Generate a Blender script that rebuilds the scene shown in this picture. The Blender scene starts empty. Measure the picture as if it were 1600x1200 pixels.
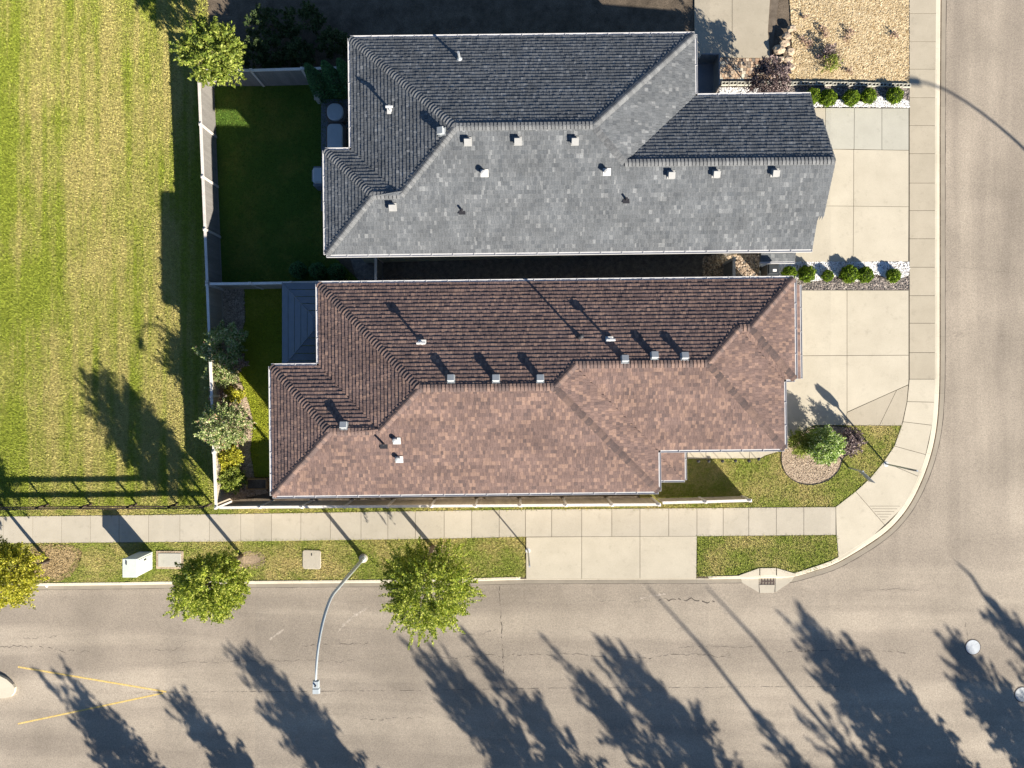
import bpy, bmesh, math, random
import numpy as np
from mathutils import Vector, Matrix

# ------------------------------------------------------------------ camera, sky, sun, exposure
sc = bpy.context.scene
COL = sc.collection
F, H = 1600 * 24.0 / 36.0, 37.4
cam_d = bpy.data.cameras.new("camera")
cam_d.lens, cam_d.sensor_width, cam_d.clip_end = 24.0, 36.0, 1500
cam = bpy.data.objects.new("camera", cam_d)
cam.location = (0, 0, H)
COL.objects.link(cam)
sc.camera = cam
SUN = Vector((1.28, -1.50, 1.0)).normalized()
w = bpy.data.worlds.new("World")
sc.world = w
w.use_nodes = True
wn = w.node_tree
sky = wn.nodes.new("ShaderNodeTexSky")
sky.sky_type = 'NISHITA'
sky.sun_disc = False
sky.dust_density, sky.ozone_density, sky.air_density = 0.2, 5.0, 1.0
sky.sun_elevation = math.asin(SUN.z)
sky.sun_rotation = math.atan2(SUN.x, SUN.y)
wn.links.new(sky.outputs[0], wn.nodes["Background"].inputs[0])
wn.nodes["Background"].inputs[1].default_value = 0.05
sun_d = bpy.data.lights.new("sun", 'SUN')
sun_d.energy, sun_d.angle, sun_d.color = 5.0, math.radians(0.53), (1.0, 0.915, 0.785)
sun = bpy.data.objects.new("sun", sun_d)
sun.rotation_euler = SUN.to_track_quat('Z', 'Y').to_euler()
sun.location = (40, -45, 30)
COL.objects.link(sun)
sc.view_settings.view_transform = 'Standard'
sc.view_settings.look = 'None'
sc.view_settings.exposure = 1.42
sc.view_settings.gamma = 1.0

random.seed(7)
RNG = np.random.default_rng(11)

# ------------------------------------------------------------------ terrain and photo geometry
KN = [(-19.0, 0.0), (-14.0, 0.2), (10.0, 2.7), (16.0, 3.0)]
def terr(x):
    if x <= KN[0][0]: return KN[0][1]
    for (a, za), (b, zb) in zip(KN, KN[1:]):
        if x <= b: return za + (zb - za) * (x - a) / (b - a)
    return KN[-1][1]
def terr_np(x): return np.interp(x, [k[0] for k in KN], [k[1] for k in KN])
def G(px, py, h=0.12):
    """spot on the sloping ground (raised by h) for a measured position"""
    z = 1.5
    for _ in range(14):
        x = (px - 800) / F * (H - z)
        z = terr(x) + h
    return ((px - 800) / F * (H - z), (600 - py) / F * (H - z))
def PZ(px, py, z): return ((px - 800) / F * (H - z), (600 - py) / F * (H - z))

# ------------------------------------------------------------------ materials
MATS = {}
def nt_mat(name):
    m = bpy.data.materials.new(name)
    m.use_nodes = True
    MATS[name] = m
    return m, m.node_tree.nodes, m.node_tree.links, m.node_tree.nodes["Principled BSDF"]
def ramp(N, stops):
    r = N.new("ShaderNodeValToRGB")
    e = r.color_ramp.elements
    while len(e) < len(stops): e.new(0.5)
    for el, (p, c) in zip(e, stops):
        el.position = p
        el.color = (*c, 1)
    return r
def pos_noise(N, L, scale, detail=3, stretch=(1, 1, 1), rough=0.55):
    g = N.new("ShaderNodeNewGeometry")
    mp = N.new("ShaderNodeMapping")
    mp.inputs["Scale"].default_value = stretch
    mp.inputs["Location"].default_value = (13.37, 57.91, 3.3)
    n = N.new("ShaderNodeTexNoise")
    n.inputs["Scale"].default_value, n.inputs["Detail"].default_value = scale, detail
    n.inputs["Roughness"].default_value = rough
    L.new(g.outputs["Position"], mp.inputs[0]); L.new(mp.outputs[0], n.inputs["Vector"])
    return n
def mixc(N, L, a, b, f, mode='MIX'):
    m = N.new("ShaderNodeMix"); m.data_type = 'RGBA'; m.blend_type = mode
    for s, v in ((m.inputs[0], f), (m.inputs[6], a), (m.inputs[7], b)):
        if isinstance(v, bpy.types.NodeSocket): L.new(v, s)
        elif isinstance(v, (int, float)): s.default_value = v
        else: s.default_value = (*v, 1)
    return m.outputs[2]
def maprange(N, L, v, a, b, c, d):
    m = N.new("ShaderNodeMapRange")
    m.inputs[1].default_value, m.inputs[2].default_value = a, b
    m.inputs[3].default_value, m.inputs[4].default_value = c, d
    L.new(v, m.inputs[0])
    return m.outputs[0]
def bump(N, L, B, h, strength, dist=0.02):
    b = N.new("ShaderNodeBump")
    b.inputs["Strength"].default_value, b.inputs["Distance"].default_value = strength, dist
    L.new(h, b.inputs["Height"]); L.new(b.outputs[0], B.inputs["Normal"])
def simple(name, c1, c2, scale=4.0, rough=0.8, bmp=0.2, stretch=(1, 1, 1), objvar=0.0, fine=40.0, finevar=0.25, metal=0.0, island=0.0, bdist=0.02):
    m, N, L, B = nt_mat(name)
    n = pos_noise(N, L, scale, 5, stretch)
    f = maprange(N, L, n.outputs[0], 0.32, 0.68, 0, 1)
    col = mixc(N, L, c1, c2, f)
    n2 = pos_noise(N, L, fine, 2)
    v = maprange(N, L, n2.outputs[0], 0.3, 0.7, 1 - finevar, 1 + finevar)
    col = mixc(N, L, col, v, 1.0, 'MULTIPLY')
    if objvar:
        oi = N.new("ShaderNodeObjectInfo")
        col = mixc(N, L, col, maprange(N, L, oi.outputs["Random"], 0, 1, 1 - objvar, 1 + objvar), 1.0, 'MULTIPLY')
    if island:
        g = N.new("ShaderNodeNewGeometry")
        col = mixc(N, L, col, maprange(N, L, g.outputs["Random Per Island"], 0, 1, 1 - island, 1 + island), 1.0, 'MULTIPLY')
    L.new(col, B.inputs["Base Color"])
    B.inputs["Roughness"].default_value, B.inputs["Metallic"].default_value = rough, metal
    B.inputs["Specular IOR Level"].default_value = 0.3
    if bmp: bump(N, L, B, n2.outputs[0], bmp, bdist)
    return m
def island_mat(name, stops, rough=0.85, var=0.2, scale=0.7, stretch=(1, 1, 1), trans=0.0, spec=0.2, per_object=False, fine=0):
    """each loose piece takes its own tone from the ramp; broad noise adds patches"""
    m, N, L, B = nt_mat(name)
    if per_object:
        g = N.new("ShaderNodeObjectInfo"); src = g.outputs["Random"]
    else:
        g = N.new("ShaderNodeNewGeometry"); src = g.outputs["Random Per Island"]
    r = ramp(N, stops)
    L.new(src, r.inputs[0])
    n = pos_noise(N, L, scale, 3, stretch)
    col = mixc(N, L, r.outputs[0], maprange(N, L, n.outputs[0], 0.3, 0.7, 1 - var, 1 + var), 1.0, 'MULTIPLY')
    if fine:
        n2 = pos_noise(N, L, fine, 2)
        col = mixc(N, L, col, maprange(N, L, n2.outputs[0], 0.3, 0.7, 0.75, 1.25), 1.0, 'MULTIPLY')
    L.new(col, B.inputs["Base Color"])
    B.inputs["Roughness"].default_value = rough
    B.inputs["Specular IOR Level"].default_value = spec
    if trans:
        t = N.new("ShaderNodeBsdfTranslucent")
        L.new(col, t.inputs[0])
        mx = N.new("ShaderNodeMixShader"); mx.inputs[0].default_value = trans
        L.new(B.outputs[0], mx.inputs[1]); L.new(t.outputs[0], mx.inputs[2])
        L.new(mx.outputs[0], N["Material Output"].inputs[0])
    return m
def plain(name, c, rough=0.5, metal=0.0, spec=0.4):
    return simple(name, [x * .93 for x in c], [min(1, x * 1.05) for x in c], 3.0, rough, 0.0, fine=25, finevar=0.05, metal=metal)

def grass_mat(name, green, dry, lush, dryness=0.5, field=False, blades=False):
    m, N, L, B = nt_mat(name)
    n1 = pos_noise(N, L, 0.55, 4, (1, 1, 0))
    n2 = pos_noise(N, L, 6.0, 4, (1, 1, 0), 0.65)
    n3 = pos_noise(N, L, 34.0, 2, (1, 1, 0))
    if field:
        st = pos_noise(N, L, 1.0, 3, (1.75, 0.07, 0))
        st2 = pos_noise(N, L, 1.0, 4, (0.34, 0.20, 0), 0.6)
        a = N.new("ShaderNodeMath"); a.operation = 'MULTIPLY_ADD'
        L.new(st.outputs[0], a.inputs[0]); a.inputs[1].default_value = 0.55
        b = N.new("ShaderNodeMath"); b.operation = 'MULTIPLY'
        L.new(n2.outputs[0], b.inputs[0]); b.inputs[1].default_value = 0.30
        L.new(b.outputs[0], a.inputs[2])
        c = N.new("ShaderNodeMath"); c.operation = 'MULTIPLY_ADD'
        L.new(st2.outputs[0], c.inputs[0]); c.inputs[1].default_value = 0.50; L.new(a.outputs[0], c.inputs[2])
        g = N.new("ShaderNodeNewGeometry"); sx = N.new("ShaderNodeSeparateXYZ"); L.new(g.outputs["Position"], sx.inputs[0])
        # the lawn stays greener towards its west and south edges, where it is mown less
        ex = maprange(N, L, sx.outputs[0], -28.5, -24.5, -0.10, 0.03)
        ey = maprange(N, L, sx.outputs[1], -7.5, -3.5, -0.09, 0.0)
        d = N.new("ShaderNodeMath"); d.operation = 'ADD'; L.new(c.outputs[0], d.inputs[0]); L.new(ex, d.inputs[1])
        e = N.new("ShaderNodeMath"); e.operation = 'ADD'; L.new(d.outputs[0], e.inputs[0]); L.new(ey, e.inputs[1])
        f = maprange(N, L, e.outputs[0], 0.575 + .12 * (0.5 - dryness), 0.755 + .12 * (0.5 - dryness), 0, 1)
    else:
        a = N.new("ShaderNodeMath"); a.operation = 'MULTIPLY_ADD'
        L.new(n1.outputs[0], a.inputs[0]); a.inputs[1].default_value = 0.6
        b = N.new("ShaderNodeMath"); b.operation = 'MULTIPLY'
        L.new(n2.outputs[0], b.inputs[0]); b.inputs[1].default_value = 0.4
        L.new(b.outputs[0], a.inputs[2])
        f = maprange(N, L, a.outputs[0], 0.62 - .3 * dryness, 0.84 - .3 * dryness, 0, 1)
    col = mixc(N, L, green, dry, f)
    col = mixc(N, L, col, lush, maprange(N, L, n2.outputs[0], 0.55, 0.75, 0, 0.6))
    v = maprange(N, L, n3.outputs[0], 0.25, 0.75, 0.62, 1.38)
    col = mixc(N, L, col, v, 1.0, 'MULTIPLY')
    if blades:
        g = N.new("ShaderNodeNewGeometry")
        col = mixc(N, L, col, maprange(N, L, g.outputs["Random Per Island"], 0, 1, 0.62, 1.48), 1.0, 'MULTIPLY')
    L.new(col, B.inputs["Base Color"])
    B.inputs["Roughness"].default_value = 0.9
    B.inputs["Specular IOR Level"].default_value = 0.15
    if not blades: bump(N, L, B, n3.outputs[0], 0.9, 0.05)
    return m

GREEN, DRY, LUSH = (0.218, 0.255, 0.034), (0.378, 0.330, 0.118), (0.175, 0.250, 0.018)
grass_mat("field_grass", GREEN, DRY, LUSH, 0.40, True)
grass_mat("field_blades", GREEN, DRY, LUSH, 0.40, True, True)
G2, D2, L2 = (0.20, 0.235, 0.042), (0.45, 0.35, 0.15), (0.15, 0.235, 0.026)
grass_mat("verge_grass", G2, D2, L2, 0.62)
grass_mat("verge_blades", G2, D2, L2, 0.62, False, True)
G3, D3, L3 = (0.23, 0.26, 0.022), (0.40, 0.35, 0.055), (0.20, 0.28, 0.014)
grass_mat("shade_toned_lawn", (.075, .135, .02), (.17, .18, .035), (.06, .13, .015), 0.5)  # darker grass colours: the shade on this yard is put into them
grass_mat("shade_toned_blades", (.075, .135, .02), (.17, .18, .035), (.06, .13, .015), 0.5, False, True)
grass_mat("yard_grass", G3, D3, L3, 0.35)
grass_mat("yard_blades", G3, D3, L3, 0.35, False, True)

# asphalt: faded grey-beige with streaks along each street
m, N, L, B = nt_mat("asphalt")
sx_ = pos_noise(N, L, 1.0, 4, (0.045, 0.62, 0))
sy_ = pos_noise(N, L, 1.0, 4, (0.62, 0.045, 0))
g = N.new("ShaderNodeNewGeometry"); sep = N.new("ShaderNodeSeparateXYZ"); L.new(g.outputs["Position"], sep.inputs[0])
east = maprange(N, L, sep.outputs[1], -12.0, -5.0, 0, 1)
mx = N.new("ShaderNodeMix"); mx.data_type = 'FLOAT'
L.new(east, mx.inputs[0]); L.new(sx_.outputs[0], mx.inputs[2]); L.new(sy_.outputs[0], mx.inputs[3])
big = pos_noise(N, L, 0.35, 5)
fin = pos_noise(N, L, 14.0, 6, (1, 1, 1), 0.95)
c = mixc(N, L, (0.246, 0.211, 0.171), (0.322, 0.278, 0.223), maprange(N, L, mx.outputs[0], 0.40, 0.60, 0, 1))
c = mixc(N, L, c, maprange(N, L, big.outputs[0], 0.3, 0.7, 0.85, 1.15), 1.0, 'MULTIPLY')
c = mixc(N, L, c, maprange(N, L, fin.outputs[0], 0.38, 0.62, 0.70, 1.30), 1.0, 'MULTIPLY')
sp = pos_noise(N, L, 5.0, 6, (1, 1, 1), 0.8)
c = mixc(N, L, c, (0.07, 0.06, 0.05), maprange(N, L, sp.outputs[0], 0.66, 0.74, 0, 0.6))
oil = pos_noise(N, L, 1.3, 6, (1, 1, 1), 0.7)
c = mixc(N, L, c, (0.12, 0.10, 0.085), maprange(N, L, oil.outputs[0], 0.63, 0.75, 0, 0.45))
L.new(c, B.inputs["Base Color"]); B.inputs["Roughness"].default_value = 0.88; B.inputs["Specular IOR Level"].default_value = 0.25
bump(N, L, B, fin.outputs[0], 0.5, 0.02)

def concrete(name, c1, c2, objvar=0.05):
    m, N, L, B = nt_mat(name)
    n = pos_noise(N, L, 0.9, 6, (1, 1, 1), 0.6)
    fn = pos_noise(N, L, 22, 3)
    st = pos_noise(N, L, 3.0, 5, (1, 1, 1), 0.7)
    c = mixc(N, L, c1, c2, maprange(N, L, n.outputs[0], 0.33, 0.67, 0, 1))
    c = mixc(N, L, c, maprange(N, L, fn.outputs[0], 0.3, 0.7, 0.95, 1.05), 1.0, 'MULTIPLY')
    c = mixc(N, L, c, maprange(N, L, st.outputs[0], 0.56, 0.78, 1.0, 0.82), 1.0, 'MULTIPLY')
    oi = N.new("ShaderNodeObjectInfo")
    c = mixc(N, L, c, maprange(N, L, oi.outputs["Random"], 0, 1, 1 - objvar, 1 + objvar), 1.0, 'MULTIPLY')
    L.new(c, B.inputs["Base Color"]); B.inputs["Roughness"].default_value = 0.85; B.inputs["Specular IOR Level"].default_value = 0.25
    bump(N, L, B, fn.outputs[0], 0.15, 0.01)
concrete("concrete", (0.375, 0.34, 0.275), (0.42, 0.382, 0.313))
concrete("concrete_warm", (0.415, 0.375, 0.297), (0.465, 0.422, 0.337), 0.03)
concrete("concrete_new", (0.37, 0.358, 0.305), (0.41, 0.397, 0.34), 0.03)
concrete("concrete_tan", (0.335, 0.297, 0.23), (0.38, 0.337, 0.264), 0.03)
concrete("gutter_concrete", (0.245, 0.215, 0.172), (0.30, 0.265, 0.212), 0.06)
concrete("kerb_concrete", (0.47, 0.425, 0.335), (0.54, 0.49, 0.395), 0.03)
simple("joint", (0.10, 0.08, 0.06), (0.16, 0.13, 0.10), 3.0, 0.95)
simple("soil", (0.07, 0.055, 0.04), (0.14, 0.11, 0.08), 2.0, 0.95, 0.6, fine=25, finevar=0.4)
simple("bare_soil", (0.24, 0.18, 0.12), (0.34, 0.26, 0.17), 2.0, 0.95, 0.8, fine=22, finevar=0.4)
simple("straw_soil", (0.30, 0.22, 0.11), (0.40, 0.30, 0.16), 4.0, 0.95, 0.8, fine=22, finevar=0.4)
simple("crack_tar", (0.06, 0.05, 0.042), (0.11, 0.09, 0.075), 3, 0.9, 0)
simple("yellow_paint", (0.50, 0.35, 0.10), (0.56, 0.42, 0.17), 3.0, 0.8, 0.1, fine=14, finevar=0.25)
simple("mulch_tan", (0.36, 0.28, 0.165), (0.47, 0.375, 0.235), 3.0, 0.95, 0.8, fine=18, finevar=0.4)
simple("mulch_bed", (0.28, 0.22, 0.16), (0.42, 0.33, 0.24), 3.0, 0.95, 0.8, fine=18, finevar=0.45)
island_mat("chip_tan", [(0, (.20, .13, .06)), (.25, (.36, .27, .15)), (.7, (.50, .395, .24)), (1, (.62, .52, .35))], 0.95, 0.15)
island_mat("chip_pink", [(0, (.10, .07, .05)), (.3, (.32, .24, .18)), (.7, (.48, .37, .27)), (1, (.62, .52, .42))], 0.95, 0.15)
island_mat("white_stone", [(0, (.40, .40, .40)), (.15, (.70, .70, .69)), (1, (.82, .82, .81))], 0.8, 0.1)
island_mat("grey_stone", [(0, (.05, .05, .05)), (.4, (.17, .15, .14)), (.75, (.30, .25, .22)), (1, (.50, .45, .40))], 0.85, 0.2)
simple("gravel_white", (0.66, 0.66, 0.65), (0.76, 0.76, 0.75), 5.0, 0.9, 0.3, fine=30, finevar=0.2)
simple("gravel_grey", (0.10, 0.09, 0.085), (0.20, 0.18, 0.16), 5.0, 0.9, 0.6, fine=30, finevar=0.4)
island_mat("shingle_brown", [(0, (.100, .073, .069)), (.15, (.137, .095, .085)), (.6, (.158, .108, .095)), (.75, (.186, .125, .105)), (1, (.240, .160, .126))], 0.92, 0.15, 0.9, (.45, 1.3, 1), fine=30)
island_mat("shingle_grey", [(0, (.086, .094, .104)), (.2, (.106, .114, .123)), (.85, (.126, .134, .143)), (.94, (.150, .158, .166)), (1, (.195, .203, .21))], 0.92, 0.16, 1.0, fine=30)
island_mat("cap_brown", [(0, (.098, .075, .071)), (.5, (.138, .098, .088)), (1, (.215, .146, .118))], 0.92, 0.1, per_object=True, fine=30)
island_mat("cap_grey", [(0, (.115, .12, .126)), (.5, (.14, .145, .15)), (1, (.175, .18, .184))], 0.92, 0.1, per_object=True, fine=30)
simple("deck_brown", (.06, .042, .037), (.09, .06, .05), 3)
simple("deck_grey", (.06, .063, .07), (.08, .083, .09), 3)
plain("gutter_white", (0.44, 0.44, 0.45), 0.45)
plain("gutter_grey", (0.30, 0.31, 0.31), 0.45)
plain("white_metal", (0.50, 0.50, 0.49), 0.45)
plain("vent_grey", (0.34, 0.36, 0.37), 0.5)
plain("vent_light", (0.29, 0.29, 0.285), 0.5)
plain("black_pipe", (0.03, 0.03, 0.035), 0.5)
plain("galvanised", (0.42, 0.45, 0.48), 0.4, 0.5)
plain("lamp_grey", (0.36, 0.40, 0.42), 0.4)
plain("black_metal", (0.025, 0.025, 0.028), 0.5)
plain("cabinet_green", (0.50, 0.54, 0.505), 0.45)
plain("siding_beige", (0.46, 0.41, 0.33), 0.7)
plain("siding_sage", (0.44, 0.47, 0.40), 0.7)
plain("door_white", (0.66, 0.64, 0.60), 0.6)
plain("trim_white", (0.72, 0.71, 0.69), 0.6)
plain("glass_dark", (0.03, 0.04, 0.05), 0.08)
plain("bin_black", (0.035, 0.04, 0.045), 0.45)
plain("paper_white", (0.78, 0.77, 0.76), 0.7)
plain("gazebo_steel", (0.125, 0.155, 0.20), 0.45)
plain("cover_grey", (0.42, 0.45, 0.48), 0.7)
plain("wicker_brown", (0.10, 0.085, 0.075), 0.8)
plain("patio_grey", (0.15, 0.17, 0.20), 0.8)
plain("sign_grey", (0.16, 0.18, 0.21), 0.5, 0.2)
plain("sign_face", (0.30, 0.035, 0.03), 0.5)
simple("fence_grey_board", (0.195, 0.185, 0.175), (0.235, 0.224, 0.212), 3.0, 0.8, 0.2, (1, 1, .2), objvar=0.07)
simple("fence_cap", (0.52, 0.48, 0.45), (0.60, 0.56, 0.52), 3.0, 0.7, 0.1, objvar=0.05)
simple("fence_cream_board", (0.40, 0.345, 0.275), (0.47, 0.41, 0.33), 3.0, 0.75, 0.2, (1, 1, .2), objvar=0.06)
simple("fence_cream_cap", (0.60, 0.565, 0.52), (0.68, 0.64, 0.60), 3.0, 0.65, 0.1, objvar=0.04)
simple("rail_brown", (0.045, 0.03, 0.027), (0.08, 0.055, 0.048), 5.0, 0.7, 0.2)
simple("bark", (0.10, 0.075, 0.055), (0.17, 0.13, 0.10), 6.0, 0.95, 0.6, (1, 1, .3))
simple("wood_frame", (0.34, 0.20, 0.09), (0.42, 0.26, 0.12), 4.0, 0.8, 0.2)
island_mat("leaf_green", [(0, (.06, .11, .010)), (.35, (.20, .27, .018)), (.75, (.40, .45, .05)), (1, (.62, .63, .16))], 0.6, 0.25, 1.6, trans=0.4, spec=0.35)
island_mat("leaf_yellow", [(0, (.09, .11, .008)), (.4, (.32, .33, .018)), (.8, (.55, .51, .04)), (1, (.68, .62, .12))], 0.6, 0.25, 1.8, trans=0.35, spec=0.35)
island_mat("leaf_lime", [(0, (.07, .11, .01)), (.5, (.19, .25, .03)), (1, (.42, .45, .10))], 0.6, 0.3, 1.8, trans=0.35, spec=0.35)
island_mat("leaf_fruit", [(0, (.06, .11, .02)), (.35, (.20, .27, .07)), (.7, (.40, .47, .18)), (.9, (.62, .62, .38)), (1, (.56, .26, .18))], 0.55, 0.25, 1.8, trans=0.3, spec=0.4)
island_mat("leaf_pink", [(0, (.10, .06, .05)), (.5, (.34, .22, .17)), (1, (.60, .46, .38))], 0.7, 0.2, trans=0.2)
island_mat("leaf_purple", [(0, (.035, .022, .026)), (.5, (.11, .075, .080)), (.85, (.26, .19, .18)), (1, (.46, .38, .35))], 0.55, 0.2, trans=0.15, spec=0.4)
island_mat("leaf_cedar", [(0, (.03, .08, .03)), (.5, (.07, .17, .06)), (1, (.13, .28, .11))], 0.7, 0.2, trans=0.2)
island_mat("leaf_globe", [(0, (.04, .085, .004)), (.5, (.12, .20, .008)), (1, (.26, .36, .03))], 0.65, 0.2, 3.0, trans=0.25)
island_mat("leaf_dogwood", [(0, (.05, .12, .015)), (.4, (.24, .38, .04)), (.75, (.48, .60, .18)), (1, (.80, .82, .60))], 0.55, 0.25, trans=0.3, spec=0.4)
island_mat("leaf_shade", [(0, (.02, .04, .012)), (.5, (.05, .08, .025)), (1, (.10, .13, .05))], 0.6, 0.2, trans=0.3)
simple("shrub_core", (.012, .022, .004), (.03, .05, .01), 8, 0.95, 0)

# ------------------------------------------------------------------ object helpers
def tag(o, label=None, cat=None, group=None, kind=None):
    if label: o["label"] = label
    if cat: o["category"] = cat
    if group: o["group"] = group
    if kind: o["kind"] = kind
    return o
def link(name, me, mat=None, parent=None, loc=None):
    if mat:
        me.materials.clear(); me.materials.append(MATS[mat])
    o = bpy.data.objects.new(name, me)
    COL.objects.link(o)
    if parent: o.parent = parent
    if loc: o.location = loc
    return o
def mesh(name, vs, fs, mat, parent=None, base=(0, 0, 0), smooth=False):
    me = bpy.data.meshes.new(name)
    me.from_pydata([(v[0] - base[0], v[1] - base[1], v[2] - base[2]) for v in vs], [], fs)
    if smooth:
        for p in me.polygons: p.use_smooth = True
    me.update()
    return link(name, me, mat, parent)
def empty(name, loc, rz=0.0):
    o = bpy.data.objects.new(name, None)
    o.empty_display_size = 0.2
    o.location = loc; o.rotation_euler = (0, 0, rz)
    COL.objects.link(o)
    return o
def np_mesh(name, V, k, mat, parent=None, base=(0, 0, 0)):
    """V: (n, k, 3) loose k-gons"""
    n = V.shape[0]
    me = bpy.data.meshes.new(name)
    me.vertices.add(n * k); me.loops.add(n * k); me.polygons.add(n)
    me.vertices.foreach_set("co", (V.reshape(-1, 3) - np.array(base)).astype(np.float32).ravel())
    me.loops.foreach_set("vertex_index", np.arange(n * k, dtype=np.int32))
    me.polygons.foreach_set("loop_start", np.arange(0, n * k, k, dtype=np.int32))
    me.polygons.foreach_set("loop_total", np.full(n, k, dtype=np.int32))
    me.update()
    return link(name, me, mat, parent)
class MB:
    def __init__(s): s.v, s.f = [], []
    def add(s, vs, fs):
        o = len(s.v); s.v += [tuple(v) for v in vs]; s.f += [tuple(i + o for i in f) for f in fs]; return s
    def box(s, x0, x1, y0, y1, z0, z1, M=None, taper=0.0):
        t = taper
        vs = [(x0, y0, z0), (x1, y0, z0), (x1, y1, z0), (x0, y1, z0), (x0 + t, y0 + t, z1), (x1 - t, y0 + t, z1), (x1 - t, y1 - t, z1), (x0 + t, y1 - t, z1)]
        if M: vs = [M @ Vector(v) for v in vs]
        return s.add(vs, [(3, 2, 1, 0), (4, 5, 6, 7), (0, 1, 5, 4), (1, 2, 6, 5), (2, 3, 7, 6), (3, 0, 4, 7)])
    def tube(s, pts, rad, n=8, cap=True):
        pts = [Vector(p) for p in pts]
        if not hasattr(rad, '__len__'): rad = [rad] * len(pts)
        o = len(s.v); up = Vector((0.13, 0.31, 0.94))
        for i, p in enumerate(pts):
            d = (pts[min(i + 1, len(pts) - 1)] - pts[max(i - 1, 0)]).normalized()
            a = d.cross(up)
            if a.length < 1e-3: a = d.cross(Vector((1, 0, 0)))
            a.normalize(); b = d.cross(a)
            for k in range(n):
                t = 2 * math.pi * k / n
                s.v.append(tuple(p + (a * math.cos(t) + b * math.sin(t)) * rad[i]))
        for i in range(len(pts) - 1):
            for k in range(n):
                k2 = (k + 1) % n
                s.f.append((o + i * n + k, o + i * n + k2, o + (i + 1) * n + k2, o + (i + 1) * n + k))
        if cap:
            s.f.append(tuple(o + k for k in range(n))[::-1]); s.f.append(tuple(o + (len(pts) - 1) * n + k for k in range(n)))
        return s
    def lathe(s, prof, c=(0, 0, 0), n=20):
        o = len(s.v)
        for r, z in prof:
            for k in range(n):
                t = 2 * math.pi * k / n
                s.v.append((c[0] + r * math.cos(t), c[1] + r * math.sin(t), c[2] + z))
        for i in range(len(prof) - 1):
            for k in range(n):
                k2 = (k + 1) % n
                s.f.append((o + i * n + k, o + i * n + k2, o + (i + 1) * n + k2, o + (i + 1) * n + k))
        s.f.append(tuple(o + k for k in range(n))[::-1]); s.f.append(tuple(o + (len(prof) - 1) * n + k for k in range(n)))
        return s
    def build(s, name, mat, parent=None, base=(0, 0, 0), smooth=False):
        return mesh(name, s.v, s.f, mat, parent, base, smooth)
def area(p): return 0.5 * sum(p[i][0] * p[(i + 1) % len(p)][1] - p[(i + 1) % len(p)][0] * p[i][1] for i in range(len(p)))
def offset(p, d):
    """shrink polygon by d (counter-clockwise input made so)"""
    if area(p) < 0: p = p[::-1]
    out = []; n = len(p)
    for i in range(n):
        a, b, c = Vector(p[i - 1]).to_2d(), Vector(p[i]).to_2d(), Vector(p[(i + 1) % n]).to_2d()
        e1, e2 = (b - a).normalized(), (c - b).normalized()
        n1, n2 = Vector((-e1.y, e1.x)), Vector((-e2.y, e2.x))
        k = 1 + n1.dot(n2)
        out.append(tuple(b + (n1 + n2) * (d / max(k, 0.3))))
    return out
def sheet(name, poly, dz, mat, thick=0.0, parent=None, kind=None, grid=0):
    """flat-lying polygon that follows the terrain; with thick it becomes a slab"""
    if area(poly) < 0: poly = poly[::-1]
    bm = bmesh.new()
    bm.faces.new([bm.verts.new((x, y, 0)) for x, y in poly])
    bmesh.ops.triangulate(bm, faces=bm.faces[:])
    xs = [p[0] for p in poly]
    for k, _ in KN:
        if min(xs) < k < max(xs):
            bmesh.ops.bisect_plane(bm, geom=bm.verts[:] + bm.edges[:] + bm.faces[:], plane_co=(k, 0, 0), plane_no=(1, 0, 0))
    if thick:
        r = bmesh.ops.extrude_face_region(bm, geom=bm.faces[:])
        top = {v for v in r["geom"] if isinstance(v, bmesh.types.BMVert)}
        for v in bm.verts: v.co.z = terr(v.co.x) + (dz if v in top else dz - thick)
        bmesh.ops.recalc_face_normals(bm, faces=bm.faces[:])
    else:
        for v in bm.verts: v.co.z = terr(v.co.x) + dz
        for f in bm.faces:
            if f.normal.z < 0: f.normal_flip()
    me = bpy.data.meshes.new(name); bm.to_mesh(me); bm.free()
    o = link(name, me, mat, parent)
    if kind: o["kind"] = kind
    return o
def gp(pts, h=0.12): return [G(x, y, h) for x, y in pts]
def inside(P, poly):
    x, y = P[:, 0], P[:, 1]; r = np.zeros(len(P), bool); n = len(poly)
    for i in range(n):
        (x1, y1), (x2, y2) = poly[i], poly[(i + 1) % n]
        c = ((y1 > y) != (y2 > y)) & (x < (x2 - x1) * (y - y1) / ((y2 - y1) if abs(y2 - y1) > 1e-9 else 1e-9) + x1)
        r ^= c
    return r
def scatter_pts(poly, density):
    xs, ys = [p[0] for p in poly], [p[1] for p in poly]
    n = int((max(xs) - min(xs)) * (max(ys) - min(ys)) * density)
    P = np.column_stack([RNG.uniform(min(xs), max(xs), n), RNG.uniform(min(ys), max(ys), n)])
    return P[inside(P, poly)]
def blades(name, poly, dz, mat, density=420, hgt=0.07, wid=0.03, holes=()):
    P = scatter_pts(offset(poly, -0.045), density)
    for hpoly in holes: P = P[~inside(P, hpoly)]
    n = len(P); a = RNG.uniform(0, 2 * np.pi, n); l = RNG.uniform(0.4, 1.3, n) * hgt; wd = RNG.uniform(.6, 1.4, n) * wid
    z = terr_np(P[:, 0]) + dz - 0.005
    d = np.column_stack([np.cos(a), np.sin(a)])
    pr = np.column_stack([-d[:, 1], d[:, 0]])
    lean = RNG.uniform(0.3, 1.5, n) * l
    V = np.zeros((n, 3, 3))
    V[:, 0, :2] = P - pr * wd[:, None] / 2; V[:, 1, :2] = P + pr * wd[:, None] / 2
    V[:, 2, :2] = P + d * lean[:, None]
    V[:, 0, 2] = V[:, 1, 2] = z; V[:, 2, 2] = z + l
    o = np_mesh(name, V, 3, mat)
    return o
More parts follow.
